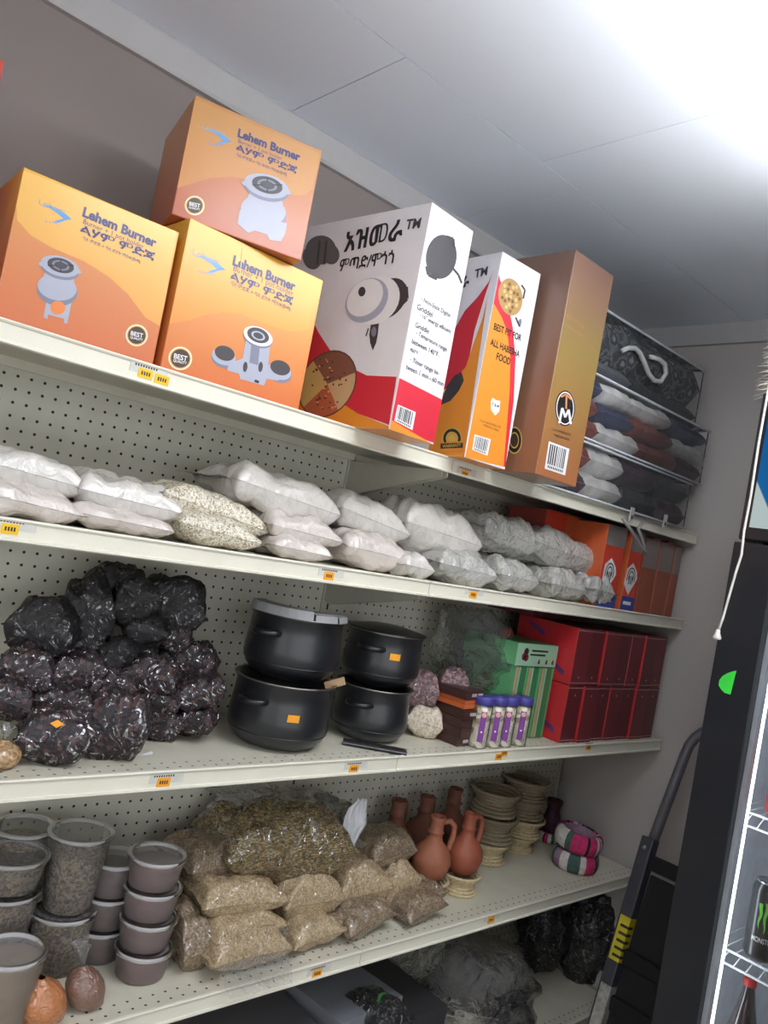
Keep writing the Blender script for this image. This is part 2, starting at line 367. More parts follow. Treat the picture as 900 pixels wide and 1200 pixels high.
# ------------------------------------------------------------------ beverage cooler by the right wall
BLACK = mat('black_enamel', (22, 25, 32), .28, var=.05, coat=.3); BLACK2 = mat('black_plastic', (16, 17, 20), .4)
WHITE_L = mat('cooler_liner', (236, 242, 250), .4); WIRE = mat('white_wire', (220, 222, 224), .35)
def cooler():
    fx, ya, yb, zt = 50.0, -33.3, -63.0, 12.6
    T = Abs('beverage_cooler', (66, -48, FLOOR), label='tall black glass-door drinks cooler with lit header against the wall', cat='cooler')
    m = MB(); m.box(fx+.8, 81, ya-1.6, ya, FLOOR+3, zt, BLACK); m.box(fx+.8, 81, yb, yb+1.6, FLOOR+3, zt, BLACK)
    m.box(79.5, 81, yb+1.6, ya-1.6, FLOOR+3, zt, BLACK); m.box(fx+.8, 79.5, yb+1.6, ya-1.6, zt-1.5, zt, BLACK); m.box(fx+2, 79.5, yb+1.6, ya-1.6, FLOOR+3, FLOOR+8, BLACK)
    T.part('cabinet', m, .06)
    m = MB(); m.box(fx+1, 79.4, ya-1.9, ya-1.62, FLOOR+8, -1, WHITE_L); m.box(79, 79.45, yb+1.7, ya-1.9, FLOOR+8, -1, WHITE_L); m.box(fx+1, 79.4, yb+1.65, yb+1.9, FLOOR+8, -1, WHITE_L); m.box(fx+1, 79, yb+1.9, ya-1.9, -1.3, -1, WHITE_L)
    T.part('liner', m)
    # header with lit sign
    m = MB(); m.box(fx-.6, fx+.8, yb, ya, -.2, zt, BLACK); hd = T.part('header', m, .15)
    t = NT('header_sign'); t.n.remove(t.b); tc = t.new('ShaderNodeTexCoord'); sp = t.new('ShaderNodeSeparateXYZ'); t.link(tc.outputs['Object'], sp.inputs[0])
    s = t.math('ADD', t.math('MULTIPLY', sp.outputs[2], 1/U), t.math('MULTIPLY', sp.outputs[1], -1.7/U))   # slanting blue and white print
    col = t.ramp(t.math('DIVIDE', t.math('SUBTRACT', s, 58.0), 30), [(0, C(200, 215, 215)), (.16, C(200, 215, 215)), (.165, C(35, 110, 175)), (.6, C(20, 80, 150))])
    e = t.new('ShaderNodeEmission'); e.inputs[1].default_value = .75; t.link(col, e.inputs[0]); t.link(e.outputs[0], t.out.inputs['Surface'])
    MB().box(fx-.75, fx-.62, yb+1, ya-.85, .9, zt-1, t.m).build('sign_panel', hd)
    # door
    m = MB(); m.box(fx-1.2, fx+.6, ya-3.6, ya, FLOOR+5, -.5, BLACK); m.box(fx-1.2, fx+.6, yb, yb+3.2, FLOOR+5, -.5, BLACK)
    m.box(fx-1.2, fx+.6, yb+3.2, ya-3.6, -4, -.5, BLACK); m.box(fx-1.2, fx+.6, yb+3.2, ya-3.6, FLOOR+5, FLOOR+9, BLACK); d = T.part('door', m, .08)
    MB().box(fx-.5, fx-.4, yb+3.2, ya-3.6, FLOOR+9, -4, clear('door_glass', opac=.01, gloss=.03)).build('glass', d)
    MB().box(fx-.3, fx+.55, ya-4.0, ya-3.6, FLOOR+9, -4, mat('gasket_white', (215, 222, 230), .4)).build('gasket', d)
    MB().prism([(ya+.02, -12.0), (ya-.9, -12.0), (ya-1.0, -12.02), (ya-1.0, -12.1)], fx-1.22, fx-1.2, BLACK).build('hinge_seam', d)
    # led strip inside the door frame
    t = NT('led_strip'); t.n.remove(t.b); e = t.new('ShaderNodeEmission'); e.inputs[0].default_value = (.82, .9, 1, 1); e.inputs[1].default_value = 9; t.link(e.outputs[0], t.out.inputs['Surface'])
    MB().box(fx+.9, fx+1.3, ya-3.95, ya-3.6, FLOOR+9, -4, t.m).build('led_strip', T.root, -T.o)
    for z in (-11.0, -22.6, -34.0, -45.5):
        m = MB(); 
        for q in (.0, -1.1): m.tube([(fx+2.2, yb+2.2, z+q), (fx+2.2, ya-2.2, z+q)], .11, WIRE, 6)
        n = 26
        for k in range(n): 
            y = ya-2.4-k*(ya-yb-4.8)/(n-1)
            m.tube([(fx+2.2, y, z-1.1), (fx+2.2, y-.5, z)], .06, WIRE, 5); m.tube([(fx+2.2, y, z), (78.5, y, z)], .07, WIRE, 5)
        m.tube([(78.5, yb+2.2, z), (78.5, ya-2.2, z)], .11, WIRE, 6)
        T.part('wire_rack', m)
    # green half disc sticker wrapped on the frame edge
    g = mat('sticker_green', (60, 220, 70), .5, emit=.0); p = onX(848, 800, fx-1.2)
    pts = [(863, 786), (858, 787), (852, 789), (847, 792), (843, 797), (842, 803), (845, 808), (849, 812), (856, 814)]
    vs = [onX(x, y, fx-1.23) for x, y in pts]
    for v in vs: v.y = min(v.y, ya-.01)
    T.part('sticker', MB().add(vs, [tuple(range(len(vs)))], g), label='bright green half-round sticker')
    for x in (fx+1, 78):
        for y in (yb+2, ya-3.5): T.part('foot', MB().box(x, x+1.5, y, y+1.5, FLOOR, FLOOR+3, BLACK2))
    return T
cooler()
def can(x, y, z, body, label, cat='can', art=None):
    r = 1.28; root = empty('drink_can', (x, y, z), None, label=label, cat=cat)
    m = MB(); m.lathe([(0, .1), (.95, .1), (1.0, 0), (1.15, .12), (r, .4), (r, 5.5), (1.2, 5.8), (1.06, 6.05), (1.06, 6.15)], body, 24); m.build('body', root)
    al = mat('aluminium', (190, 192, 196), .25, 1.0)
    m = MB(); m.lathe([(1.07, 6.1), (1.1, 6.2), (1.02, 6.22), (.98, 6.08), (0, 6.06)], al, 24); m.build('lid', root)
    if art: art(root, r)
    return root
def claw(root, r):
    g = mat('claw_green', (105, 190, 60), .4); m = MB()
    def wrap(a, z, e=.02): return ((r+e)*math.cos(a), (r+e)*math.sin(a), z)
    base = math.radians(200)
    for off, top, bot in ((-.32, 4.6, 2.6), (0, 4.75, 2.3), (.32, 4.6, 2.5)):
        L = []; Rr = []
        for i in range(9):
            t = i/8; z = top+(bot-top)*t; w = .11*(1-t)**.7+.01; j = .05*math.sin(t*9+off*7)
            L.append(wrap(base+off-w+j, z)); Rr.append(wrap(base+off+w+j, z))
        n = len(L); m.add(L+Rr, [(i, i+1, n+i+1, n+i) for i in range(n-1)], g)
    m.build('claw_logo', root)
    vs, fs = text_mesh('MONSTER', bold=.01); W_ = 1.25
    MB().add([wrap(base-.62+v[0]*W_, 1.55+v[1]*W_*r*1.6, .025) for v in vs], fs, mat('can_white', (225, 228, 225), .4)).build('lettering', root)
can(53.6, -39.0, -34.0+.12, mat('can_black', (14, 16, 14), .3, coat=.5), 'black energy drink can with green claw marks on wire rack', art=claw)
can(54.0, -38.7, -22.6+.12, mat('can_red', (170, 40, 45), .3, coat=.5), 'red drink can on the upper wire rack of the cooler')
def bottle(x, y, z):
    root = empty('soda_bottle', (x, y, z), None, label='dark cola bottle with red label in the cooler', cat='bottle')
    MB().lathe([(0, .1), (1.0, 0), (1.25, .5), (1.15, 1.6), (1.25, 2.6), (1.28, 4.6), (1.1, 5.6), (.6, 8.0), (.45, 8.9), (.45, 9.4)], mat('cola', (34, 18, 16), .12, coat=.8), 24).build('body', root)
    MB().lathe([(1.27, 2.9), (1.31, 2.95), (1.31, 4.6), (1.22, 5.2)], mat('bottle_label_red', (190, 40, 38), .4), 24).build('label_band', root)
    MB().lathe([(.5, 9.0), (.52, 9.1), (.52, 9.6), (0, 9.62)], mat('cap_red', (180, 30, 30), .4), 16).build('cap', root)
bottle(53.6, -38.7, -45.5+.12)

# fluffy duster lying on the cooler
def duster():
    t = Abs('feather_duster', (56, -31.5, 12.7), label='fluffy cream duster on top of the drinks cooler', cat='duster')
    fl = mat('fluff', (190, 184, 172), .9); m = MB(); rr = random.Random(3)
    for k in range(420):
        a = rr.uniform(0, 2*PI); zz = rr.uniform(14, 25.5); d = Vector((math.cos(a), math.sin(a), rr.uniform(-.5, .3)))
        b = Vector((56, -32.6, zz)); L = rr.uniform(1.9, 2.9)
        m.tube([b, b+d*L*.5+Vector((0, 0, .15)), b+d*L+Vector((0, 0, -.2))], [.16, .12, .03], fl, 4)
    t.part('fluff', m, kind='stuff')
    t.part('handle', MB().tube([(56, -35.0, 12.7), (56, -33.2, 14.5), (56, -32.6, 16), (56, -32.6, 26)], .4, mat('wood_handle', (150, 110, 70), .5), 10))
duster()
# hanging white pull cord
def cord():
    pts = [onX(px, py, 47.3) for px, py in ((912, 390), (905, 432), (898, 470), (889, 520), (880, 580), (872, 622), (869, 650), (862, 672), (854, 700), (847, 725), (841, 742))]
    top = Vector((pts[0].x, pts[0].y, ZC)); 
    t = Abs('pull_cord', pts[-1], label='thin white pull cord hanging from the ceiling before the cooler', cat='cord')
    cw = mat('cord_white', (225, 222, 215), .6)
    t.part('string', MB().tube([top]+pts, .10, cw, 6))
    e = pts[-1]; t.part('toggle', MB().lathe([(0, .35), (.16, .3), (.2, .0), (.36, -.35), (.3, -.5), (0, -.52)], cw, 12, Matrix.Translation(e)))
cord()

# ------------------------------------------------------------------ hand truck leaning on the right wall
def hand_truck():
    T = Abs('hand_truck', (66, -25, FLOOR), label='grey tubular hand truck with yellow warning label leaning against wall', cat='hand truck')
    g = mat('truck_grey', (112, 110, 118), .4, .2); dk = mat('truck_dark', (70, 71, 80), .45, .2); bk = mat('rubber', (18, 18, 19), .7)
    A = onY(803, 884, -19.6); B = onY(760, 992, -19.6); Cc = onY(700, 1200, -19.6); d = (B-Cc).normalized()
    F = Cc - d*((Cc.z-FLOOR-5)/d.z)
    y2 = -30.5
    # tube handle: up the near rail, over and down the far one
    top = A; side = Vector((0, 1, 0))
    def loop(y, s):
        p = []
        for k in range(7):
            t = k/6*PI/2; p.append(top+d*(4.4*math.sin(t))+Vector((0, s*(4.4-4.4*math.cos(t))+y-top.y, 0)))
        return p
    near = loop(-19.6, -1); far = loop(y2, 1)
    T.part('handle', MB().tube([Vector((B.x, -19.6, B.z))-d*3]+near+far[::-1]+[Vector((B.x, y2, B.z))-d*3], .62, g, 12))
    MB_ = MB().tube([near[-1]+Vector((0, -.8, 0)), far[-1]+Vector((0, .8, 0))], .78, bk, 12); T.part('grip', MB_)
    rx = d.cross(Vector((0, 1, 0))).normalized()
    for y in (-19.6, y2):
        M = Matrix(((d.cross(Vector((0, 1, 0))).x*-1, 0, d.x, F.x), (0, 1, 0, y), (d.cross(Vector((0, 1, 0))).z*-1, 0, d.z, F.z), (0, 0, 0, 1)))
        L = (B-F).length+1
        r = MB().box(-.85, .85, -.75, .75, 0, L, dk, M).build('rail', T.root, -T.o, bevel=.15)
        m = MB(); m.lathe([(0, -.0), (.28, 0), (.24, .16), (0, .2)], mat('bolt_steel', (190, 190, 190), .3, 1), 12, M @ Matrix.Translation((-.86, 0, L-1.2)) @ Matrix.Rotation(-PI/2, 4, 'Y')); T.part('bolt', m)
        if y == -19.6:
            p = onY(740, 1100, y); zl = (p-F).dot(d); m = MB(); m.box(-.87, .5, -.78, .5, zl-2.4, zl+2.4, mat('warning_yellow', (205, 190, 40), .6), M)
            for k in range(5): m.box(-.88, .2, -.79, .2, zl-2+k*.8, zl-1.7+k*.8, INK, M)
            T.part('warning_label', m)
            m = MB(); m.box(-.87, .5, -.78, .5, zl-10.5, zl-5, mat('worn_white', (165, 162, 155), .7, var=.3, vs=2), M); T.part('worn_sticker', m)
    for q in (4, 9, 14, (B-F).length-1.5):
        c = F+d*q; T.part('crossbar', MB().box(c.x-.4, c.x+.4, y2+.8, -20.4, c.z-.8, c.z+.8, bk), .1)
    bp = MB(); e = B-d*3; bp.add([(F.x+.5, y2+.9, F.z+2), (F.x+.5, -20.5, F.z+2), (e.x+.5, -20.5, e.z), (e.x+.5, y2+.9, e.z), (F.x+.9, y2+.9, F.z+2), (F.x+.9, -20.5, F.z+2), (e.x+.9, -20.5, e.z), (e.x+.9, y2+.9, e.z)], [(0, 1, 2, 3), (7, 6, 5, 4), (0, 4, 5, 1), (1, 5, 6, 2), (2, 6, 7, 3), (3, 7, 4, 0)], bk); T.part('back_plate', bp)
    m = MB(); m.box(F.x-9, F.x+.5, y2-1, -18.6, FLOOR+.2, FLOOR+.6, dk); T.part('toe_plate', m, .05)
    for y in (-21.8, y2+2.2):
        M = Matrix.Translation((F.x+3.5, y, FLOOR+4)) @ Matrix.Rotation(PI/2, 4, 'X')
        w = MB().lathe([(1.2, -.8), (3.3, -.85), (3.9, -.5), (4, 0), (3.9, .5), (3.3, .85), (1.2, .8)], bk, 28, M); wh = w.build('wheel', T.root, -T.o)
        MB().lathe([(0, -.9), (1.2, -.85), (1.25, 0), (1.2, .85), (0, .9)], mat('hub_grey', (150, 150, 150), .4, .6), 16, M).build('hub', wh)
hand_truck()

# ================================================================== cartons
class Carton:
    def __init__(s, name, label, cat, corner, yaw, tx, ty, w, d, h, m, group=None, cols=None, bevel=.07):
        """corner = front left bottom corner; w along the front, d towards the back; cols = {'front':m,'left':m,...}"""
        s.w, s.d, s.h = w, d, h; s.R = rot3(yaw, tx, ty); s.c = Vector(corner); s.lay = 0
        mb = MB().box(0, w, 0, d, 0, h, m)
        if cols:
            for k, f in (('front', 2), ('left', 5), ('right', 3), ('top', 1), ('bottom', 0)):
                if k in cols: mb.mi[f] = mb.slot(cols[k])
        s.o = mb.build(name, None, corner, s.R, bevel=bevel, label=label, cat=cat, group=group)
    def loc(s, face, px, py, e=.02):
        o = s.R.transposed() @ (CAM-s.c); d = s.R.transposed() @ ray(px, py)
        ax, pl = {'front': (1, 0.0), 'left': (0, 0.0), 'top': (2, s.h)}[face]
        p = o+d*((pl-o[ax])/d[ax]); p[ax] = pl+(e if face == 'top' else -e)
        if face == 'front': p.x = min(max(p.x, .03), s.w-.03)
        if face == 'left': p.y = min(max(p.y, .03), s.d-.03)
        if face != 'top': p.z = min(max(p.z, .03), s.h-.03)
        return p
    def poly(s, mb, face, pts, m, e=.02):
        vs = [s.loc(face, x, y, e) for x, y in pts]; mb.add(vs, [tuple(range(len(vs)))], m)
    def ell(s, mb, face, cx, cy, a, b, rot, m, e=.02, n=28, t0=0, t1=2*PI): s.poly(mb, face, ellipse(cx, cy, a, b, rot, n, t0, t1), m, e)
    def strip(s, mb, face, pts, wpx, m, e=.02):
        for (x0, y0), (x1, y1) in zip(pts, pts[1:]):
            L = math.hypot(x1-x0, y1-y0) or 1; nx, ny = -(y1-y0)/L*wpx/2, (x1-x0)/L*wpx/2
            s.poly(mb, face, [(x0+nx, y0+ny), (x1+nx, y1+ny), (x1-nx, y1-ny), (x0-nx, y0-ny)], m, e)
    def text(s, name, face, a, b, body, m, e=.03, hs=1.0, bold=0.0, shear=0.0):
        A, B = s.loc(face, *a, e), s.loc(face, *b, e); d = B-A; n = Vector((0, -1, 0)) if face == 'front' else Vector((-1, 0, 0))
        up = n.cross(d)*-1
        if up.z < 0: up = -up
        vs, fs = text_mesh(body, shear, bold)
        return MB().add([A+d*x+up*(y*hs) for x, y in vs], fs, m).build(name, s.o)
    def grid(s, face, quad):
        """bilinear map of four pixel corners (bl, br, tr, tl)"""
        def f(u, v):
            (x0, y0), (x1, y1), (x2, y2), (x3, y3) = quad
            return ((1-u)*(1-v)*x0+u*(1-v)*x1+u*v*x2+(1-u)*v*x3, (1-u)*(1-v)*y0+u*(1-v)*y1+u*v*y2+(1-u)*v*y3)
        return f
    def barcode(s, face, quad, seed=1):
        f = s.grid(face, quad); mb = MB(); s.poly(mb, face, quad, PRW, .025); rr = random.Random(seed); u = .08
        while u < .9:
            w = rr.choice((.025, .04, .06)); s.poly(mb, face, [f(u, .2), f(u+w, .2), f(u+w, .93), f(u, .93)], PRK, .035); u += w+rr.choice((.025, .04, .05))
        for k in range(9): s.poly(mb, face, [f(.12+k*.085, .06), f(.17+k*.085, .06), f(.17+k*.085, .15), f(.12+k*.085, .15)], PRK, .035)
        mb.build('barcode', s.o)
def pm(name, rgb, rough=.45, coat=.2): return mat('print_'+name, rgb, rough, coat=coat, var=.02)
PRW, PRK = pm('white', (228, 226, 226)), pm('black', (30, 29, 32))
NAVY, SKY, GOLD = pm('navy', (60, 62, 110)), pm('sky', (90, 150, 205)), pm('gold', (205, 170, 80)); BROWN = pm('brown', (70, 50, 40))
LGREY, MGREY, DGREY = pm('light_grey', (166, 168, 184)), pm('mid_grey', (122, 124, 142)), pm('dark_grey', (62, 58, 62))
RED, ORG, ORG2 = pm('red', (205, 40, 58)), pm('orange', (222, 138, 42)), pm('orange_deep', (226, 128, 62))

def seal(c, face, cx, cy, r):
    mb = MB(); ro = .35
    for k, (f, m) in enumerate(((1, GOLD), (.94, PRW), (.86, GOLD), (.76, BROWN))): c.ell(mb, face, cx, cy, r*f, r*.98*f, ro, m, .02+.008*k)
    mb.build('quality_seal', c.o)
    c.text('seal_text', face, (cx-r*.55, cy-r*.02), (cx+r*.52, cy+r*.24), 'BEST', PRW, .06, bold=.02)
    c.text('seal_text', face, (cx-r*.6, cy+r*.25), (cx+r*.5, cy+r*.5), 'QUALITY', PRW, .06, bold=.02)
def fish(c, cx, cy, k=1.0):
    mb = MB()
    def P(pts): return [(cx+x*k, cy+y*k) for x, y in pts]
    c.poly(mb, 'front', P([(-19, -7), (-8, -7), (3, -2), (10, 3), (17, 9), (12, 9), (7, 8), (0, 2), (-9, -4)]), SKY)
    c.poly(mb, 'front', P([(17, 9), (10, 10), (2, 13), (-5, 13), (-2, 11), (3, 9), (9, 8)]), SKY)
    for q in range(5): c.poly(mb, 'front', P([(-14+q*4, 10+q*1.0), (-13+q*4, 10+q), (-11.5+q*4, 13+q*.6), (-12.5+q*4, 13+q*.6)]), SKY)
    mb.build('fish_logo', c.o)
    c.text('logo_text', 'front', (cx-22*k, cy-9*k), (cx+8*k, cy+3*k), 'Lehem', pm('pale_blue', (150, 160, 160)), .03, hs=.8)
def burner_art(c, title, sub1, am, sub2, fishpos, sealpos, k=1.0, ink=None):
    ink = ink or NAVY
    fish(c, *fishpos, k); seal(c, 'front', *sealpos)
    c.text('title_text', 'front', *title, 'Lehem Burner', ink, .035, bold=.045)
    c.text('subtitle_text', 'front', *sub1, 'Burner + 1 pot holder', ink, .03)
    c.text('amharic_text', 'front', *am, 'ልሃም ምድጃ', ink, .035, hs=.62, bold=.03)
    c.text('amharic_subtitle', 'front', *sub2, 'ባለ ምድጃ + ባለ ድስት ማስቀመጫ', ink, .03)
def pedestal(c, cx, cy, k, legs):
    """printed picture of a grey pedestal burner, (cx, cy) the middle of its top ring"""
    mb = MB(); E = lambda x, y, a, b, r, m, e: c.ell(mb, 'front', cx+x*k, cy+y*k, a*k, b*k, r, m, e)
    if legs:
        c.poly(mb, 'front', [(cx+x*k, cy+y*k) for x, y in ((-18, 40), (18, 49), (11, 84), (6, 83), (6, 77), (-17, 71), (-18, 77), (-24, 75))], LGREY, .02)
        E(-3, 61, 11, 10, .2, ORG2, .026)
    E(-4, 36, 30, 22, .2, MGREY, .022); E(-4, 31, 29, 19, .2, LGREY, .028)
    c.poly(mb, 'front', [(cx+x*k, cy+y*k) for x, y in ((-19, 4), (20, 12), (22, 34), (-30, 26))], LGREY, .032)
    E(0, 4, 29, 15, .28, MGREY, .036); E(0, 0, 29, 14.5, .28, LGREY, .042); E(1, -1, 20, 10.5, .28, DGREY, .05)
    E(1, -1, 13, 7, .28, MGREY, .056); E(1, -1, 9.5, 5, .28, DGREY, .062)
    for a in (0, 1.57, 3.14, 4.71):
        c.strip(mb, 'front', [(cx+(1+6*math.cos(a))*k, cy+(-1+4*math.sin(a))*k), (cx+(1+19*math.cos(a))*k, cy+(-1+10*math.sin(a))*k)], 1.6*k, PRK, .068)
    for x, y in ((-27, -3), (27, 8)): E(x, y, 4.5, 3, .3, LGREY, .046)
    mb.build('product_picture', c.o)

def ycard(name, z1): return gradz(name, [(0, (224, 112, 50)), (.5, (228, 138, 60)), (1, (238, 178, 62))], 0, z1)
# left burner carton
cA = Carton('burner_carton', 'orange burner carton with pedestal stove picture, at shelf edge beside shorter text', 'carton', (-5.73, -12.6, S1+.05), math.radians(-3.0), 0, 0, 9.95, 8.0, 9.2, gradz('card_a', [(0, (200, 108, 66)), (.55, (206, 130, 76)), (1, (220, 164, 50))], 0, 9.2))
mb = MB(); AY = gradz('card_a_wave', [(0, (222, 156, 76)), (1, (230, 180, 84))], 3, 9.2)
cA.poly(mb, 'front', [(16, 240), (22, 197), (207, 270), (194, 352), (187, 382), (170, 372), (150, 345), (128, 325), (98, 306), (60, 290), (36, 276), (20, 258)], AY, .012); mb.build('printed_wave', cA.o)
burner_art(cA, ((96, 253), (182, 290)), ((97, 262), (168, 292)), ((93, 272), (180, 306)), ((97, 281), (164, 309)), (67, 248), (160, 393, 13.5))
pedestal(cA, 70, 312, .8, True)
cA.o['label'] = 'orange burner carton picturing a pedestal stove with one looped leg'
# middle burner carton
cB = Carton('burner_carton', 'yellow orange burner carton picturing a stove with two side plates', 'carton', (4.62, -13.4, S1+.05), math.radians(1.2), 0, 0, 11.7, 10, 10.35, gradz('card_b', [(0, (204, 108, 58)), (.45, (214, 136, 66)), (1, (226, 174, 60))], 0, 10.4))
mb = MB(); BY = gradz('card_b_wave', [(0, (220, 142, 62)), (1, (228, 172, 62))], 3.5, 10.4)
cB.poly(mb, 'front', [(212, 253), (369, 324), (362, 385), (352, 389), (338, 388), (320, 383), (300, 375), (284, 368), (262, 366), (240, 369), (222, 375), (195, 378)], BY, .012); mb.build('printed_wave', cB.o)
burner_art(cB, ((272, 310), (345, 341)), ((273, 317), (343, 347)), ((269, 327), (342, 358)), ((270, 334), (340, 365)), (247, 307), (211, 420, 14.5))
mb = MB()
for x, y in ((262, 417), (327, 434)):
    cB.ell(mb, 'front', x, y+4, 15, 10, .35, MGREY, .02); cB.ell(mb, 'front', x, y+1, 14.5, 9.5, .35, LGREY, .026); cB.ell(mb, 'front', x+1, y-3, 12, 8.5, .35, DGREY, .034)
cB.poly(mb, 'front', [(268, 426), (284, 420), (288, 398), (316, 406), (314, 428), (330, 438), (326, 446), (312, 444), (309, 452), (281, 444), (280, 438), (266, 434)], LGREY, .03)
for x in (287, 305): cB.ell(mb, 'front', x, 430, 2.6, 6, .1, DGREY, .038)
cB.poly(mb, 'front', [(294, 404), (304, 407), (302, 428), (292, 425)], MGREY, .04); cB.strip(mb, 'front', [(298, 446), (303, 448)], 3, PRK, .045)
cB.ell(mb, 'front', 302, 396, 18, 11, .4, MGREY, .044); cB.ell(mb, 'front', 302, 394, 18, 10.5, .4, PRW, .05); cB.ell(mb, 'front', 302, 393, 13.5, 8.4, .4, DGREY, .056); cB.ell(mb, 'front', 302, 393.5, 8.5, 5, .4, LGREY, .062); cB.ell(mb, 'front', 302, 393.5, 6, 3.4, .4, DGREY, .068)
mb.build('product_picture', cB.o)
mb = MB(); cB.strip(mb, 'front', [(285, 283), (283, 300), (281, 322)], .8, pm('tape_gold', (235, 205, 120)), .05); mb.build('tape_edge', cB.o)
# upper burner carton
cC = Carton('burner_carton', 'burner carton lying askew on top of the two-plate burner carton', 'carton', (3.72, -12.42, 12.86), math.radians(-13.4), 0, 0, 9.56, 8.5, 8.3, gradz('card_c', [(0, (172, 92, 66)), (.45, (182, 112, 72)), (1, (186, 130, 74))], 0, 8.4))
mb = MB(); CY = gradz('card_c_wave', [(0, (192, 130, 70)), (1, (192, 138, 76))], 3, 8.4)
cC.poly(mb, 'front', [(227, 115), (375, 180), (366, 222), (357, 229), (345, 229), (325, 222), (300, 213), (272, 207), (245, 209), (222, 216), (207, 220)], CY, .012); mb.build('printed_wave', cC.o)
burner_art(cC, ((278, 160), (351, 189)), ((279, 167), (330, 188)), ((276, 176), (347, 204)), ((277, 183), (336, 207)), (256, 158), (228, 241, 12), .9)
pedestal(cC, 312, 218, .92, False)
mb = MB(); cC.poly(mb, 'front', [(281, 246), (336, 262), (334, 274), (329, 283), (316, 281), (313, 275), (298, 270), (291, 273), (278, 262)], LGREY, .025); mb.build('picture_base', cC.o)

# tall griddle carton
GH, GW = 18.0, 5.5
cG = Carton('griddle_carton', 'tall white griddle carton with red band and round platter picture', 'carton', (21.67, -17.84, S1+.05), math.radians(5), 0, 0, GW, 17, GH, pm('card_white', (222, 220, 224)), cols={'bottom': ORG, 'top': PRW})
mb = MB()
cG.poly(mb, 'left', [(365, 372), (373, 389), (388, 412), (405, 428), (430, 440), (465, 441.5), (456, 498), (420, 485), (400, 472), (385, 462), (365, 440), (352, 430)], RED, .012)
cG.poly(mb, 'left', [(350, 440), (370, 445), (385, 462), (400, 472), (420, 485), (455, 499), (456, 503), (411, 506), (345, 485)], ORG, .014)
mb.build('printed_waves', cG.o)
cG.text('title_text', 'left', (403, 295), (471, 280), 'አዝመራ', PRK, .035, hs=1.0, bold=.03)
cG.text('trademark', 'left', (475, 269), (492, 267), 'TM', DGREY, .035, bold=.03)
cG.text('amharic_text', 'left', (397, 318), (461, 308), 'ምጣድ/ሞጎጎ', PRK, .035, hs=1.05, bold=.025)
mb = MB()
for k, (x, y, a, b) in enumerate(((376, 293, 18, 17), (366, 302, 11, 14), (388, 298, 10, 12))): cG.ell(mb, 'left', x, y, a, b, -.2, pm('logo_grey', (96, 92, 92)), .02+.004*k)
for x in (372, 380): cG.strip(mb, 'left', [(x, 310), (x+3, 282)], 2.5, DGREY, .036)
mb.build('round_logo', cG.o)
mb = MB()
cG.ell(mb, 'left', 455, 350, 27, 19, -.9, DGREY, .02); cG.strip(mb, 'left', [(465, 362), (477, 350), (476, 336), (469, 334)], 4.5, DGREY, .022)
cG.ell(mb, 'left', 441, 352, 31, 25, -.85, PRW, .028); cG.ell(mb, 'left', 430, 352, 29, 22, -.85, LGREY, .034); cG.ell(mb, 'left', 428, 349, 25, 18, -.85, PRW, .04); cG.ell(mb, 'left', 424.5, 342, 4.2, 5.8, .2, DGREY, .046)
cG.poly(mb, 'left', [(436, 372), (445, 372), (443, 392), (441, 402), (437, 411), (434, 402), (433, 392)], DGREY, .024); cG.strip(mb, 'left', [(432, 385), (429, 394)], 1.6, DGREY, .024); cG.ell(mb, 'left', 438.5, 389, 3, 6, .1, MGREY, .05)
mb.build('griddle_picture', cG.o)
mb = MB(); cx, cy, a, b, ro = 384, 450, 40, 30, -1.05
cG.ell(mb, 'left', cx, cy, a+2, b+1.5, ro, pm('platter_rim', (96, 62, 52)), .02)
for k, (t0, t1, col) in enumerate(((-.2, 1.1, (196, 164, 120)), (1.1, 2.5, (176, 92, 60)), (2.5, 4.1, (196, 166, 100)), (4.1, 6.09, (128, 82, 66)))):
    pts = [(cx, cy)]+ellipse(cx, cy, a, b, ro, 12, t0+1.0, t1+1.0); cG.poly(mb, 'left', pts, pm('food%d' % k, col), .028)
rr = random.Random(5)
for k in range(60):
    t = rr.uniform(0, 2*PI); q = rr.uniform(.1, .9); x = cx+30*q*math.cos(t)*.85; y = cy+34*q*math.sin(t)
    cG.ell(mb, 'left', x, y, rr.uniform(.8, 1.9), rr.uniform(.8, 1.6), 0, (pm('food_dark', (80, 44, 32)), pm('food_lite', (214, 150, 110)))[k % 2], .036, 7)
mb.build('platter_picture', cG.o)
mb = MB(); cG.poly(mb, 'front', [(465, 441.5), (522, 470), (511, 520), (456, 500)], RED, .012); cG.poly(mb, 'front', [(458, 492), (475, 502), (508, 521), (456, 503)], ORG, .016); mb.build('printed_band', cG.o)
mb = MB(); cG.ell(mb, 'front', 517, 301, 18, 26, .1, DGREY, .02); cG.strip(mb, 'front', [(523, 277), (531, 280), (532, 291)], 3, DGREY, .02); cG.strip(mb, 'front', [(500, 312), (502, 322), (512, 327)], 4, DGREY, .02); cG.strip(mb, 'front', [(531, 315), (537, 322), (541, 332)], 2.6, DGREY, .02); mb.build('griddle_picture', cG.o)
for a, b, s in (((493, 352), (527, 372), '- Non-Stick Digital'), ((488, 362), (506, 372), 'Griddel'), ((491, 371), (528, 391), '- 16" energy efficient'), ((486, 383), (502, 391), 'Griddle'), ((487, 392), (523, 412), '- Temprature range'), ((482, 402), (514, 419), 'between 140°F-'), ((480, 411), (489, 416), '450°F'), ((480, 423), (514, 440), '- Timer range be-'), ((475, 432), (519, 453), 'tween 1 min - 60 min')):
    cG.text('feature_text', 'front', a, b, s, PRK, .03, bold=.008)
cG.barcode('front', [(462, 493), (483, 504), (487, 483), (466, 474)], 3)

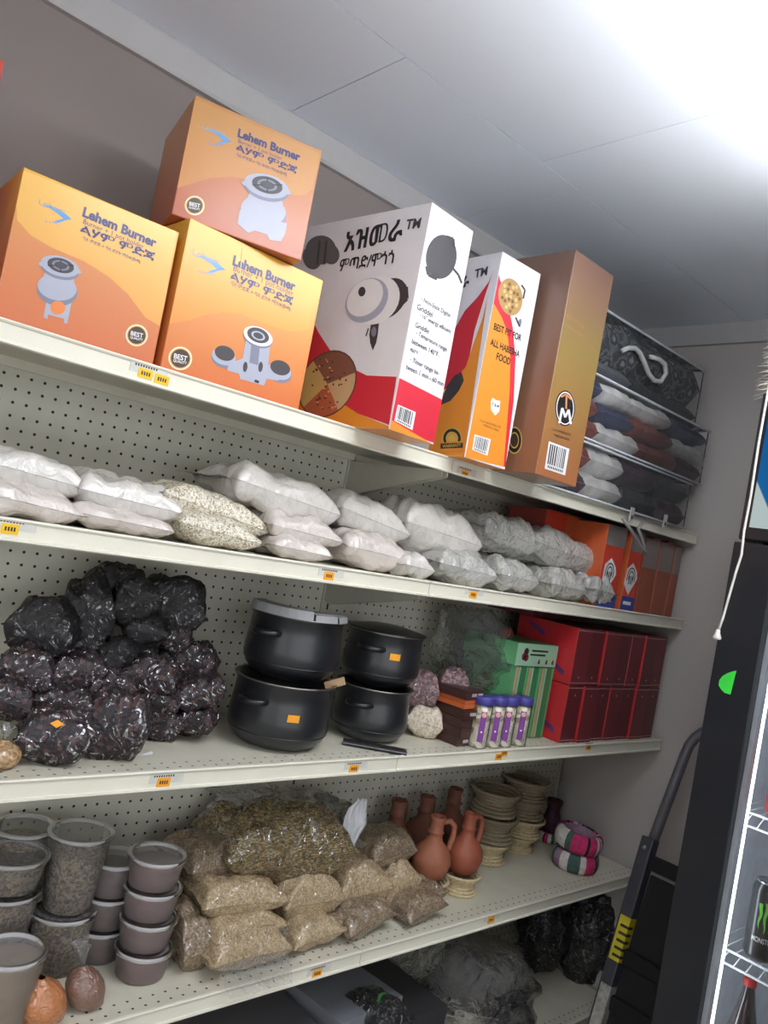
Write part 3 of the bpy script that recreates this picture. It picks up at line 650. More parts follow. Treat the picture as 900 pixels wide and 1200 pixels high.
# second griddle carton (orange front)
cH = Carton('griddle_carton', 'griddle carton with orange, red and white front printed with black slogan', 'carton', (32.32, -16.2, S1+.05), math.radians(-1.1), 0, 0, 5.55, 15.5, 18.5, pm('card_white', (222, 220, 224)), cols={'bottom': ORG})
mb = MB()
cH.poly(mb, 'left', [(578, 318), (573, 330), (560, 348), (545, 364), (533, 385), (515, 400), (500, 470), (546, 440), (556, 388), (569, 345)], RED, .012)
cH.poly(mb, 'left', [(572, 345), (566, 372), (556, 400), (546, 430), (532, 445), (512, 470), (500, 540), (545, 537)], ORG, .016)
mb.build('printed_waves', cH.o)
cH.text('trademark', 'left', (556, 326), (571, 322), 'TM', DGREY, .03, bold=.03); cH.text('title_text', 'left', (540, 338), (550, 334), 'ራ', PRK, .03, hs=.9, bold=.04)
mb = MB(); cH.poly(mb, 'left', [(516, 475), (524, 452), (533, 440), (541, 436), (544, 446), (538, 458), (528, 470)], DGREY, .025); mb.build('pan_handle_picture', cH.o)
mb = MB()
for k, (f, m) in enumerate(((1, GOLD), (.9, PRK), (.62, GOLD), (.5, ORG), (.4, GOLD))): cH.ell(mb, 'left', 530, 514, 11.5*f, 13*f, 0, m, .025+.007*k)
cH.poly(mb, 'left', [(519, 519), (542, 517), (541, 528), (519, 531)], ORG, .07); cH.poly(mb, 'left', [(517, 520), (543, 519), (543, 525), (517, 526)], PRK, .075)
mb.build('warranty_seal', cH.o); cH.text('seal_text', 'left', (519, 525), (541, 523.5), 'WARRANTY', GOLD, .085, bold=.02)
mb = MB()
cH.poly(mb, 'front', [(579, 318), (586, 328), (594, 348), (601, 385), (604, 420), (602, 470), (594, 548), (545, 537), (560, 440)], RED, .012)
cH.poly(mb, 'front', [(571, 345), (578, 355), (588, 372), (594, 388), (598, 420), (597, 460), (590, 547), (545, 537), (556, 448)], ORG, .018)
mb.build('printed_waves', cH.o)
mb = MB(); cH.strip(mb, 'front', [(611, 334), (615, 340), (613, 350)], 2, DGREY, .02); cH.ell(mb, 'front', 598, 348, 14, 22, -.15, pm('bread', (176, 140, 86)), .024)
for k in range(22):
    t = k*2.4; q = (k/22)**.5; cH.ell(mb, 'front', 598+11*q*math.cos(t), 348+18*q*math.sin(t), 1.8, 2.4, 0, (pm('bread_lite', (206, 176, 118)), pm('bread_dark', (128, 92, 52)))[k % 2], .03, 8)
mb.build('bread_picture', cH.o)
mb = MB(); cH.strip(mb, 'front', [(604, 372), (609, 383)], 2, DGREY, .03); cH.ell(mb, 'front', 609, 378, 2, 4.5, .2, MGREY, .025); mb.build('controller_picture', cH.o)
for a, b, s in (((578, 386), (610, 400), 'BEST FIT FOR'), ((574, 404), (608, 419), 'ALL HABESHA'), ((581, 421), (597, 428), 'FOOD')): cH.text('slogan_text', 'front', a, b, s, PRK, .04, hs=1.3, bold=.02)
mb = MB(); cH.poly(mb, 'front', [(577, 466), (581, 469), (586, 470), (585, 482), (580, 487), (575, 480), (575, 470)], PRW, .025); mb.build('shield_logo', cH.o); cH.text('shield_text', 'front', (576, 475), (584, 478), 'T & M', PRK, .035, bold=.02)
for a, b, s in (((562, 494), (587, 502), 'T & M WHOLESALE, INC'), ((566, 499), (584, 506), 'MADE IN CHINA')): cH.text('maker_text', 'front', a, b, s, BROWN, .03)
cH.barcode('front', [(553, 527), (571, 534), (575, 515), (556, 509)], 4)

# plain orange carton with round letter mark
TW = 6.9
TOPC = gradz('card_t', [(0, (164, 102, 66)), (.35, (150, 114, 64)), (.6, (140, 117, 66)), (.85, (138, 106, 84)), (1, (132, 98, 84))], 0, 20.9)
cT = Carton('griddle_carton', 'plain orange gold carton with round black letter mark near textile bags', 'carton', (38.75, -19.1, S1+.05), math.radians(1.2), 0, 0, 6.7, 18.0, 20.8, gradz('card_t_side', [(0, (132, 88, 62)), (.6, (122, 88, 70)), (1, (118, 92, 82))], 0, 20.9), cols={'front': TOPC})
mb = MB(); c_ = (662, 478.5)
cT.ell(mb, 'front', *c_, 11.5, 21, .0, PRK, .02); cT.ell(mb, 'front', *c_, 10.4, 19.4, 0, PRW, .026); cT.ell(mb, 'front', *c_, 9.4, 18, 0, PRK, .032)
mb.build('round_mark', cT.o)
mb = MB(); cT.strip(mb, 'front', [(655, 496), (658.5, 478), (662, 489), (666, 480), (668.5, 497)], 2.6, PRW, .04); cT.strip(mb, 'front', [(663, 479), (663.5, 464)], 1.9, pm('mark_orange', (214, 140, 90)), .042); cT.strip(mb, 'front', [(657, 465), (663, 462), (669, 468)], 2.2, pm('mark_orange', (214, 140, 90)), .042); mb.build('letter_mark', cT.o)
for a, b, s in (((646, 504), (669, 511), 'T & M WHOLESALE, INC'), ((649, 511), (667, 517), 'MADE IN CHINA')): cT.text('maker_text', 'front', a, b, s, BROWN, .03)
for a, b, s in (((664, 372), (684, 386), 'BEST FIT FOR'), ((664, 383), (682, 395), 'HABESHA FOOD')): cT.text('faint_text', 'front', a, b, s, pm('faint_brown', (178, 126, 84)), .03)
cT.barcode('front', [(638, 549), (662, 557), (667, 526), (643, 517)], 5)
mb = MB()
for k, (f, m) in enumerate(((1, GOLD), (.9, PRK), (.6, GOLD), (.5, BROWN))): cT.ell(mb, 'left', 603, 516, 9*f, 16*f, 0, m, .025+.007*k)
mb.build('warranty_seal', cT.o)

# sliver of a red and white carton at the far left end of the shelf
cR = Carton('tall_carton', 'tall red and white carton cut by the left picture edge on top shelf', 'carton', (-14.0, -11.5, S1+.05), 0, 0, 0, onY(5, 74, -11.5).x+14.0, 9, onY(5, 72, -11.5).z-S1-.05, pm('carton_red', (190, 60, 45)))
cR.o['label'] = 'tall red carton standing left of the burner cartons on the top shelf'
_w = cR.w-.05; mb = MB().add([(.1, -.02, 8), (_w, -.02, 8), (_w, -.02, cR.h-1.5), (.1, -.02, cR.h-1.5)], [(0, 1, 2, 3)], PRW); mb.build('white_panel', cR.o)

# ================================================================== bags
def nz(x, y, z, s): return noise.noise(Vector((x, y, z+s*13.7)))
def pillow(L, Wd, T, seed, m, nu=20, nv=14, p=2.6, pinch=.10, amp=.10, fin=(0, 0), flat=.8, lump=1.0, sag=0.0, cre=0.0):
    """soft filled bag: x length, y depth, z thickness, resting near z = -T/2*flat"""
    us = [math.sin(PI/2*(-1+2*i/nu))*.6+.4*(-1+2*i/nu) for i in range(nu+1)]; fx = [False]*len(us)
    if fin[0]: us = [-1-fin[0]]+us; fx = [True]+fx
    if fin[1]: us = us+[1+fin[1]]; fx = fx+[True]
    vs = []; fs = []; vv = [math.sin(PI/2*(-1+2*j/nv))*.6+.4*(-1+2*j/nv) for j in range(nv+1)]; n = len(vv); k0 = 0
    for sgn in (1, -1):
        base = len(vs)
        for u, isf in zip(us, fx):
            uc = max(-1, min(1, u))
            for v in vv:
                x = L/2*(u-uc + uc*(1-pinch*uc*uc*(1-v*v))); y = Wd/2*v*(1-pinch*v*v*(1-uc*uc))
                if isf: y *= .96
                pr = (max(0, 1-abs(uc)**p)*max(0, 1-abs(v)**p))**.5
                h = T/2*pr*(1+amp*2.2*nz(u*1.6*lump, v*1.6*lump, sgn*.7, seed))
                h += T*.05*math.sin(v*11+seed)*abs(uc)**4*pr**.3*(1 if not isf else 0)
                h += T*amp*.35*nz(u*5, v*5, sgn*2, seed)*pr**.5
                if cre: h -= T*cre*pr**.4*(1-abs(nz(u*2.0+.6*nz(u*2, v*2, 5, seed), v*2.6, sgn*3, seed+.5)))**7
                if sgn < 0: h *= flat
                zz = sgn*max(h, .012)
                if isf: zz = sgn*.012+.25*T*.3*nz(u*3, v*3, 1, seed)
                zz += -sag*(uc*uc)*T*.5
                vs.append((x, y, zz))
        for i in range(len(us)-1):
            for j in range(n-1):
                q = (base+i*n+j, base+(i+1)*n+j, base+(i+1)*n+j+1, base+i*n+j+1); fs.append(q if sgn > 0 else q[::-1])
    return MB().add(vs, fs, m, True)
def flap(L, Wd, seed, m, n=8, curl=.5):
    """crumpled empty end of a bag, starting at x = 0"""
    vs = []; fs = []
    for i in range(n+1):
        for j in range(n+1):
            u, v = i/n, j/n-.5
            vs.append((L*u, Wd*v*(1-.25*u*math.sin(seed)), curl*(L*.35*u*u*math.sin(seed*2.1)+.5*nz(u*3, v*4, 0, seed)*(.2+u))))
    for i in range(n):
        for j in range(n): fs.append((i*(n+1)+j, (i+1)*(n+1)+j, (i+1)*(n+1)+j+1, i*(n+1)+j+1))
    return MB().add(vs, fs, m, True)
SEED = [0]
def bag(name, label, cat, px, py, w, h, Y, m, depth=None, aligned=False, roll=0.0, yaw=0.0, group=None, fin=(.05, .05), fl=None, amp=.1, p=2.6, zmin=None, tiltx=0.0, pinch=.1, flat=.8, lump=1.0, cre=.09):
    """w, h in pixels of the photograph; Y depth plane of the middle"""
    SEED[0] += 1; s = SEED[0]; P = onY(px, py, Y); k = ipp(P); yr = ryaw(px); T = h*k
    if aligned:
        Wd = depth; ww = w*k; L = math.sqrt(max((ww*ww-(Wd*math.sin(yr))**2*.8), (ww*.45)**2))/math.cos(yr); y = yaw
    else: L = w*k; Wd = depth or L*.75; y = -yr+yaw
    if zmin is not None: P.z = max(P.z, zmin+T*.5*flat*.97)
    root = pillow(L/(1+fin[0]/2+fin[1]/2), Wd, T*1.04, s, m, fin=fin, amp=amp, p=p, pinch=pinch, flat=flat, lump=lump, cre=cre, nu=30, nv=20).build(name, None, P, rot3(y, tiltx, roll), label=label, cat=cat, group=group)
    if fl:
        side, LL, mm = fl
        if side == 0: flap(LL, L*.85, s, mm, curl=.9).build('bag_skirt', root, (0, -Wd*.44, 0), rot3(-PI/2, 0, 0) @ Matrix.Rotation(.75, 3, 'Y'))
        else: f = flap(LL, Wd*.75, s, mm).build('bag_end', root, (side*L*.44, 0, 0), rot3(0 if side > 0 else PI, 0, 0))
    return root

CLR = clear('bag_clear', opac=.10, body=(225, 224, 220), wr=.8, gloss=.12, fres=1.5)
CLRW = clear('bag_milky', opac=.30, body=(222, 220, 216), wr=.7, gloss=.15, fres=1.45)
FLOUR = film('flour_bag', (206, 201, 195), wr=.7, ws=.45, gl=.02); FLOUR2 = film('flour_bag_warm', (204, 194, 187), wr=.8, ws=.6, gl=.02); FLOURG = film('flour_bag_grey', (184, 182, 177), wr=1.0, ws=.7, gl=.07)
OATS = grain('oat_bag', [(208, 200, 182), (186, 174, 148), (222, 216, 202), (150, 136, 112), (214, 206, 186)], 8.5, wr=.5, gl=.03)
FL = [ # px, py, w, h, Y, mat, roll(deg), label, flap
 (12, 550, 150, 46, -8.2, FLOUR, 5, 'plump white flour bag, upper of the pair beside yellow shelf tag', None),
 (10, 589, 145, 42, -9.4, FLOUR2, 4, 'white flour bag with pointed end lying above the yellow shelf tag', None),
 (132, 583, 132, 54, -8.6, FLOUR, 3, 'large smooth white flour bag lying left of the oat bags', None),
 (124, 617, 124, 32, -9.6, FLOUR2, 2, 'flattened creased white bag pressed beneath the large smooth bag', None),
 (314, 580, 140, 52, -7.6, FLOUR, 6, 'full white flour bag with clear folded corner on the pile', (-1, 2.2, CLRW)),
 (334, 620, 100, 40, -9.0, FLOUR2, 3, 'white bag with pink tinted crease beneath the full flour bag', None),
 (330, 645, 86, 28, -10.2, FLOUR2, 2, 'thin white bag at shelf edge right of the oat bags', None),
 (414, 607, 104, 42, -7.2, FLOUR, 8, 'smooth tapering white bag behind the creased bags by the upright', None),
 (418, 643, 92, 42, -9.2, FLOUR2, 3, 'rumpled white bag above the orange tag near the upright', None),
 (462, 661, 66, 30, -10.4, FLOUR, 3, 'small white bag end beside the joint of two shelf rails', None),
 (496, 622, 104, 56, -7.8, FLOUR, 5, 'tall creased white bag over the rail joint', (1, 1.5, CLRW)),
 (522, 664, 86, 42, -9.8, FLOURG, 3, 'shiny grey white bag lying over the shelf edge past the joint', (-1, 1.5, CLRW)),
 (578, 626, 94, 44, -7.6, FLOURG, 5, 'crinkled pale bag on the pile before the orange boxes', None),
 (580, 672, 74, 38, -9.6, FLOURG, 2, 'crinkled silvery bag at the shelf edge above the second orange tag', None),
 (650, 648, 106, 44, -8.2, FLOURG, 5, 'crinkled clear topped bag leaning on the orange boxes', (1, 3.0, CLRW)),
 (640, 684, 66, 36, -9.8, FLOURG, 2, 'pale wrapped bag at the shelf edge under the leaning bag', None),
 (680, 688, 52, 40, -10.2, FLOURG, 2, 'last pale bag in the row touching the blue banded carton', (1, 1.6, CLRW)),
]
for px, py, w, h, Y, m, ro, lb, f in FL:
    bag('flour_bag', lb, 'bag', px, py, w, h, Y, m, 7.0, True, math.radians(ro), math.radians(rnd.uniform(-5, 5)), fin=(.04, .05), fl=f, amp=.2, zmin=S2, p=4.2, flat=.95, pinch=.07)
bag('oat_bag', 'clear bag of pale oats, the upper of two', 'bag', 234, 597, 142, 46, -8.6, OATS, 6.0, True, math.radians(9), 0, fin=(.05, .08), amp=.08, zmin=S2, p=3.4, flat=.95)
bag('oat_bag', 'clear bag of pale oats, the lower, resting on shelf', 'bag', 236, 625, 112, 40, -10.2, OATS, 6.0, True, math.radians(5), 0, fin=(.05, .08), amp=.08, zmin=S2, p=3.4, flat=.95)

# cartons at the right end of the second shelf
def px_carton(name, label, cat, l, r_, t, b, Y, d, m, group=None, cols=None, zb=None, bevel=.05, yaw=0):
    cy = (t+b)/2; cx = (l+r_)/2; a = onY(l, cy, Y); e = onY(r_, cy, Y); zt = onY(cx, t, Y).z; z0 = zb if zb is not None else onY(cx, b, Y).z
    return Carton(name, label, cat, (a.x, Y, z0), yaw, 0, 0, e.x-a.x, d, zt-z0, m, group, cols, bevel)
CO, CRd, CBl, CGr = pm('box_orange', (196, 92, 50)), pm('box_redorange', (208, 62, 44)), pm('box_blue', (52, 70, 150)), pm('box_grey', (120, 112, 110))
c1 = Carton('food_carton', 'orange red carton with food picture behind the flour bags', 'carton', (55.8, -8.6, S2+.02), 0, 0, 0, 6.6, 5.5, 9.9, CRd, cols={'left': pm('box_dark_red', (140, 52, 44))})
mb = MB(); mb.add([(4.0, -.02, 2.0), (6.5, -.02, 2.0), (6.5, -.02, 9.8), (4.0, -.02, 9.8)], [(0, 1, 2, 3)], CO); mb.add([(5.2+1.1*math.cos(t*.45), -.03, 5.2+1.9*math.sin(t*.45)) for t in range(14)], [tuple(range(14))], pm('food_pile', (120, 60, 40))); mb.build('food_print', c1.o)
def tef_carton(x0, x1, label, Y):
    c = Carton('striped_carton', label, 'carton', (x0, Y, S2+.02), 0, 0, 0, x1-x0, 7.5, 9.6, CRd, 'carton row ends', {'left': CO})
    w = x1-x0; m = MB(); m.add([(0.03, -.02, .03), (w-.03, -.02, .03), (w-.03, -.02, 1.7), (.03, -.02, 1.7)], [(0, 1, 2, 3)], CBl); m.build('blue_band', c.o); m = MB()
    m.add([(0.03, -.02, 7.2), (w-.03, -.02, 7.2), (w-.03, -.02, 9.55), (.03, -.02, 9.55)], [(0, 1, 2, 3)], CGr); m.build('grey_band', c.o)
    m = MB(); cx = w*.42; m.add([(cx-1.3, -.025, 3.1), (cx, -.025, 1.9), (cx+1.5, -.025, 4.0), (cx+1.2, -.025, 4.8), (cx, -.025, 5.8), (cx-1.2, -.025, 5.0)], [(0, 1, 2, 3, 4, 5)], PRW)
    for k, (a, b_) in enumerate(((.95, 1.25), (.6, .85))):
        L = 14; pts = []
        for i in range(L): t = PI*i/(L-1)*1.25-.4; pts.append((cx+a*math.cos(t), -.032, 4.0+b_*math.sin(t)))
        for i in range(L): t = PI*(L-1-i)/(L-1)*1.25-.4; pts.append((cx+(a-.16)*math.cos(t), -.032, 4.0+(b_-.16)*math.sin(t)))
        m.add(pts, [(i, i+1, 2*L-2-i, 2*L-1-i) for i in range(L-1)], PRK)
    for k in (-.35, 0, .35): m.box(cx+k-.09, cx+k+.09, -.034, -.03, 3.2, 4.2, PRK)
    m.build('emblem', c.o); MB().box(w*.15, w*.75, -.03, -.024, .7, 1.1, PRW).build('white_line', c.o)
    return c
tef_carton(62.0, 66.2, 'red carton with blue foot and black-white emblem beside flour bags', -12.9)
tef_carton(67.4, 70.4, 'red carton with blue foot and emblem beside thin brown cartons', -12.9)
for k, x in enumerate((71.3, 73.2, 75.2, 77.0, 79.0)):
    c = Carton('slim_carton', 'slim brown orange carton with grey top, %s from the grey wall' % ('fifth', 'fourth', 'third', 'second', 'first')[k], 'carton', (x, -12.6+.1*(k % 2), S2+.02), 0, 0, 0, 1.8, 7, 9.3+.25*(k % 2), pm('box_brown', (150, 76, 56)), 'slim cartons at the shelf end')
    MB().add([(0.03, -.02, 5.6), (1.77, -.02, 5.6), (1.77, -.02, 9.1), (.03, -.02, 9.1)], [(0, 1, 2, 3)], pm('box_taupe', (128, 116, 112))).build('grey_band', c.o)

# ================================================================== zipped textile bags on the top shelf
def textile_bag(label, x0, x1, z0, z1, Y, d, folds, seed, cordcol, piping=True):
    rr = random.Random(seed); root = empty('textile_bag', ((x0+x1)/2, Y+d/2, z0), None, label=label, cat='bag')
    o = Vector(((x0+x1)/2, Y+d/2, z0)); n = len(folds); hh = (z1-z0-.3)
    z = .12
    for lay, (frac, segs) in enumerate(folds):
        T = hh*frac; xx = -(x1-x0)/2+.2; tot = (x1-x0)-.4
        for f, col in segs:
            L = tot*f
            pillow(L*1.04, d-.4, T*1.12, seed*7+lay*3+len(root.children), col, 20, 16, p=9, amp=.14, cre=.12, pinch=.0, flat=1.0).build('folded_cloth', root, (xx+L/2, 0, z+T/2)); xx += L
        z += T
    w = (x1-x0)/2; dd = d/2; H = z1-z0
    nb = 8; m = MB(); prof = []
    cf = clear('vinyl', opac=.05, body=(200, 205, 210), wr=.35, gloss=.06, ws=.6, fres=1.4)
    m.box(-w, w, -dd, dd, 0, H, cf); m.build('vinyl_cover', root, bevel=.3)
    pw = mat('piping_white', (205, 208, 214), .4)
    for zz in (.15, H-.1): MB().tube([(-w, -dd, zz), (w, -dd, zz), (w, dd, zz), (-w, dd, zz)], .13, pw, 6, True).build('piping', root)
    return root, o
WHT, NVY, MRN, PLM, GRY, DGR = (mat('cloth_'+n, c, .9, bump=.4, bs=3, var=.2, vs=.6) for n, c in (('white', (222, 220, 218)), ('navy', (50, 58, 96)), ('maroon', (140, 64, 58)), ('plum', (84, 58, 76)), ('grey', (100, 106, 112)), ('dark', (62, 68, 76))))
def floral():
    t = NT('cloth_floral'); vo = t.new('ShaderNodeTexVoronoi'); vo.inputs['Scale'].default_value = .55; t.link(t.coords(), vo.inputs['Vector'])
    w = t.noise(t.coords(), 1.0, 4, 1.5); s = t.math('ADD', vo.outputs['Distance'], t.math('MULTIPLY', w.outputs['Fac'], .6))
    t.link(t.ramp(s, [(0, C(150, 150, 150)), (.5, C(140, 142, 142)), (.56, C(52, 58, 64)), (.75, C(46, 52, 58)), (.8, C(120, 120, 122)), (.95, C(60, 64, 70))]), t.b.inputs['Base Color']); t.setp(Roughness=.9); return t.m
FLO = floral()
XA = 47.2
textile_bag('zipped clear bag of white and plum folded cloth, bottom of stack', XA, 76.4, S1+.02, 8.3, -14.6, 12, [(.5, [(.22, PLM), (.26, WHT), (.27, DGR), (.25, PLM)]), (.5, [(.22, MRN), (.24, WHT), (.26, PLM), (.28, DGR)])], 2, None)
textile_bag('zipped clear bag with navy, white and maroon cloth, middle of stack', XA+.2, 78.6, 8.45, 15.6, -14.6, 12, [(.36, [(.22, MRN), (.28, WHT), (.3, MRN), (.2, PLM)]), (.3, [(.2, MRN), (.24, NVY), (.3, MRN), (.26, WHT)]), (.34, [(.2, NVY), (.2, WHT), (.3, WHT), (.3, NVY)])], 3, None)
tb, to = textile_bag('zipped clear bag of grey floral cloth with white cord handle on top', XA+.4, 76.6, 15.8, 23.0, -13.6, 11, [(.28, [(.45, GRY), (.55, DGR)]), (.72, [(.5, FLO), (.5, FLO)])], 4, None)
pts = [onY(x, y, -13.9)-to for x, y in ((729, 411), (736, 408), (744, 408), (750, 414), (755, 425), (760, 438), (766, 446), (774, 447), (780, 438), (779, 427), (772, 421), (762, 418))]
MB().tube(pts, .28, mat('cord_cream', (190, 190, 188), .6), 8).build('cord_handle', tb)
for kx, (x, y) in enumerate(((741, 603), (780, 611))):   # zip pulls
    p = onY(x, y, -14.9); zb = [o for o in bpy.data.objects if o.name.startswith('textile_bag')][0]
    q = p-Vector(((XA+76.4)/2, -8.6, S1+.02)); m = MB(); m.box(q.x-.35, q.x+.35, q.z*0-6.3, -6.15, q.z-.8, q.z+.8, mat('zip_metal', (210, 210, 212), .3, .6)); m.box(q.x-.15, q.x+.15, -6.33, -6.3, q.z-.5, q.z-.1, PRK); m.build('zip_pull', zb)
m = MB(); a = [onY(x, y, -15.0)-Vector(((XA+76.4)/2, -8.6, S1+.02)) for x, y in ((730, 608), (740, 622), (752, 642), (757, 648), (752, 630), (748, 620), (752, 613))]
m.tube(a, .2, mat('strap_grey', (150, 148, 146), .5), 6).build('strap', zb)

# ================================================================== third shelf: dried hibiscus bags
HIB = grain('hibiscus', [(34, 18, 26), (20, 12, 17), (48, 26, 34), (26, 15, 20), (76, 52, 50), (16, 10, 14)], 3.6, coat=.45, wr=1.0, cb=.6, ws=.9, gl=.075)
HIB2 = grain('hibiscus_dark', [(16, 13, 16), (24, 19, 22), (11, 9, 12), (32, 25, 29)], 3.2, coat=.35, wr=.9, cb=.5, ws=.9, gl=.03)
HB = [ # px,py,w,h,Y,roll,mat
 (134, 690, 66, 56, -3.6, 0, HIB2), (199, 708, 80, 62, -4.2, 12, HIB2), (104, 722, 60, 84, -4.8, -8, HIB2), (156, 706, 56, 50, -5.6, -20, HIB2), (53, 738, 74, 66, -5.8, 8, HIB2),
 (168, 738, 48, 32, -6.4, 5, HIB2), (207, 748, 34, 36, -5.6, 0, HIB), (134, 768, 56, 32, -7.0, -42, HIB2), (230, 777, 48, 42, -6.4, -8, HIB),
 (31, 787, 64, 50, -7.6, 20, HIB), (88, 786, 62, 42, -7.4, -10, HIB), (176, 792, 64, 44, -7.6, 0, HIB), (234, 810, 58, 38, -8.0, -22, HIB),
 (130, 806, 54, 40, -8.4, -10, HIB), (75, 820, 66, 36, -8.6, 4, HIB), (10, 820, 50, 40, -9.0, 15, HIB), (187, 822, 48, 32, -8.4, 4, HIB),
 (230, 843, 46, 32, -7.8, -4, HIB), (135, 852, 78, 74, -10.4, -6, HIB), (206, 772, 44, 40, -5.0, 0, HIB2), (160, 768, 50, 40, -5.2, 10, HIB2), (60, 770, 50, 40, -5.4, 0, HIB2), (170, 832, 50, 44, -6.6, 0, HIB), (105, 832, 50, 50, -7.6, 0, HIB), (212, 846, 50, 44, -5.6, 0, HIB), (100, 760, 50, 44, -5.2, 0, HIB2), (180, 870, 52, 40, -6.8, 0, HIB)]
HL = {0: 'topmost dull dark bag of the hibiscus heap', 1: 'large dull hibiscus bag at the heap top on the pot side', 2: 'tall dull hibiscus bag just under the topmost one', 4: 'rounded dull hibiscus bag on the heap side away from the pots', 12: 'glossy hibiscus bag jutting from the heap towards the pots', 18: 'tall glossy hibiscus bag standing beside the stickered one', 7: 'narrow dull hibiscus bag wedged aslant in the heap middle'}
for i_, (px, py, w, h, Y, ro, m) in enumerate(HB):
    bag('hibiscus_bag', HL.get(i_, 'shiny clear bag of dark dried hibiscus in the heap beside pots'), 'bag', px, py, w*1.12, h*1.12, Y, m, None, False, math.radians(ro), rnd.uniform(-.3, .3), 'heaped dark hibiscus bags', fin=(.06, .06), amp=.16, p=3.0, zmin=S3, flat=.95)
b17 = bag('hibiscus_bag', 'large dark hibiscus bag with orange price sticker on its front', 'bag', 62, 863, 88, 66, -10.8, HIB, None, False, 0, 0, None, fin=(.04, .1), amp=.12, p=2.8, zmin=S3, flat=.95)
p = onY(62, 840, -12.9); k = MB().add([(-.42, 0, 0), (0, 0, -.28), (.45, 0, 0), (0, 0, .28)], [(0, 1, 2, 3)], TAGO)
k.build('price_sticker', b17, Vector((0.0, -1.62, 1.25)), rot3(0, -.62, 0))
def tied_bag(name, label, px, py, rpx, hpx, Y, m, zs, group=None, lean=(0, 0), neck=1.0, cat='bag', tuft=True):
    """round bag knotted at the neck"""
    P = onY(px, py, Y); k = ipp(P); R = rpx*k; H = hpx*k; SEED[0] += 1; s = SEED[0]; P.z = zs
    root = empty(name, P, rot3(s*1.3), label=label, cat=cat, group=group)
    def fn(a, r, z, t): 
        q = 1+.08*nz(math.cos(a)*1.5, math.sin(a)*1.5, t*3, s)+.10*max(0, t-.55)*math.sin(a*9+s); return r*q, z
    prof = [(0, .03), (.55, 0), (.85, .12), (1, .4), (.96, .62), (.75, .84), (.4, .97), (.17, 1.06)]
    Mx = Matrix.Shear('XY', 4, lean) if False else Matrix.Identity(4); Mx[0][2] = lean[0]; Mx[1][2] = lean[1]
    MB().lathe([(r*R, z*H) for r, z in prof], m, 26, Mx, fn=fn).build('filling', root)
    if tuft: MB().lathe([(.17*R, 1.06*H), (.13*R, 1.14*H), (.28*R, (1.3+.15*neck)*H), (.45*R, (1.35+.3*neck)*H)], CLR, 22, Mx, fn=lambda a, r, z, t: (r*(1+.3*t*math.sin(a*5+s)), z+.12*R*t*math.sin(a*3))).build('twisted_top', root)
    return root
# the knotted hibiscus bag lies on its side
kb = tied_bag('hibiscus_bag', 'knotted hibiscus bag with pleated clear neck on shelf near pots', 186, 858, 25, 46, -10.6, HIB, S3+.05, lean=(.0, 0))
kb.matrix_world = kb.matrix_world.copy(); kb.rotation_euler = (math.radians(70), 0, math.radians(38)); kb.location.z += 1.35*U
tan = grain('tan_grain', [(176, 140, 96), (156, 122, 82), (190, 156, 110), (140, 106, 70)], 6, wr=.5)
tied_bag('grain_bag', 'tan grain bag knotted with clear neck beside the stickered hibiscus bag', 3, 880, 22, 30, -11.4, tan, S3+.03, neck=.7)
# white price scraps on the deck
MB().add([(0, 0, 0), (1.2, .2, .02), (1.25, .5, .15), (0.1, .4, .02)], [(0, 1, 2, 3)], PRW).build('paper_scrap', None, onZ(163, 886, S3+.03), None, label='curl of white paper on shelf before the hibiscus bags', cat='paper')

# ================================================================== black pots
POT = mat('pot_black', (27, 28, 32), .42, coat=.5, crough=.28, var=.1); STEEL = mat('rim_steel', (150, 146, 138), .3, .9); POTLID = mat('pot_lid', (24, 24, 27), .3)
def pot(label, x, y, z, R, H, rim, stick=None, lid=None, hang=0.0, group=None):
    root = empty('cooking_pot', (x, y, z), None, label=label, cat='pot', group=group)
    MB().lathe([(0, 0), (.62*R, 0), (.8*R, .06*H), (.93*R, .16*H), (R*1.0, .3*H), (R*1.0, .45*H), (.965*R, .7*H), (.95*R, .93*H), (.99*R, .965*H), (1.0*R, H), (.94*R, H), (.93*R, .6*H), (.8*R, .15*H), (0, .1*H)], POT, 48).build('body', root)
    MB().tube([(R*1.005*math.cos(t*2*PI/48), R*1.005*math.sin(t*2*PI/48), H) for t in range(48)], .07, rim, 6, True).build('rim', root)
    MB().tube([(R*.975*math.cos(t*2*PI/48), R*.975*math.sin(t*2*PI/48), .24*H) for t in range(48)], .05, POT, 6, True).build('groove', root)
    for s, a in ((1, hang), (-1, hang)):
        c, q = math.cos(a), math.sin(a); pts = []
        for i in range(9):
            t = PI*i/8; u = 1.15*math.cos(t); o = R*.95+1.05*math.sin(t); pts.append((s*o*c-u*q, s*o*q+u*c, H*.72))
        MB().tube(pts, .26, POTLID, 8).build('handle', root)
    if stick is not None:
        a, zz = stick; M = Matrix.Rotation(a, 4, 'Z') @ Matrix.Translation((R*.99, 0, zz))
        MB().box(-.02, .03, -.5, .5, -.3, .3, TAGO, M).build('price_sticker', root)
    if lid == 'flat':
        MB().lathe([(0, H+.55), (.5*R, H+.5), (.9*R, H+.2), (1.02*R, H+.1), (1.02*R, H+.02), (0, H+.02)], POTLID, 48).build('lid', root)
    if lid == 'foam':
        fm = mat('foam_grey', (148, 148, 150), .7)
        for a0, a1, hh in ((2.7, 4.35, .75), (4.4, 4.95, .55), (5.0, 5.6, .5)):
            MB().lathe([(R*.9, H-.1), (R*1.03, H+.02), (R*1.0, H+hh), (R*.75, H+hh+.1), (R*.7, H-.1)], fm, 10, ang=(a0, a1), smooth=False).build('packing_foam', root)
    return root
P1 = onY(327, 838, -8.6); R1 = 4.35
ca = math.atan2(CAM.y-P1.y, CAM.x-P1.x)
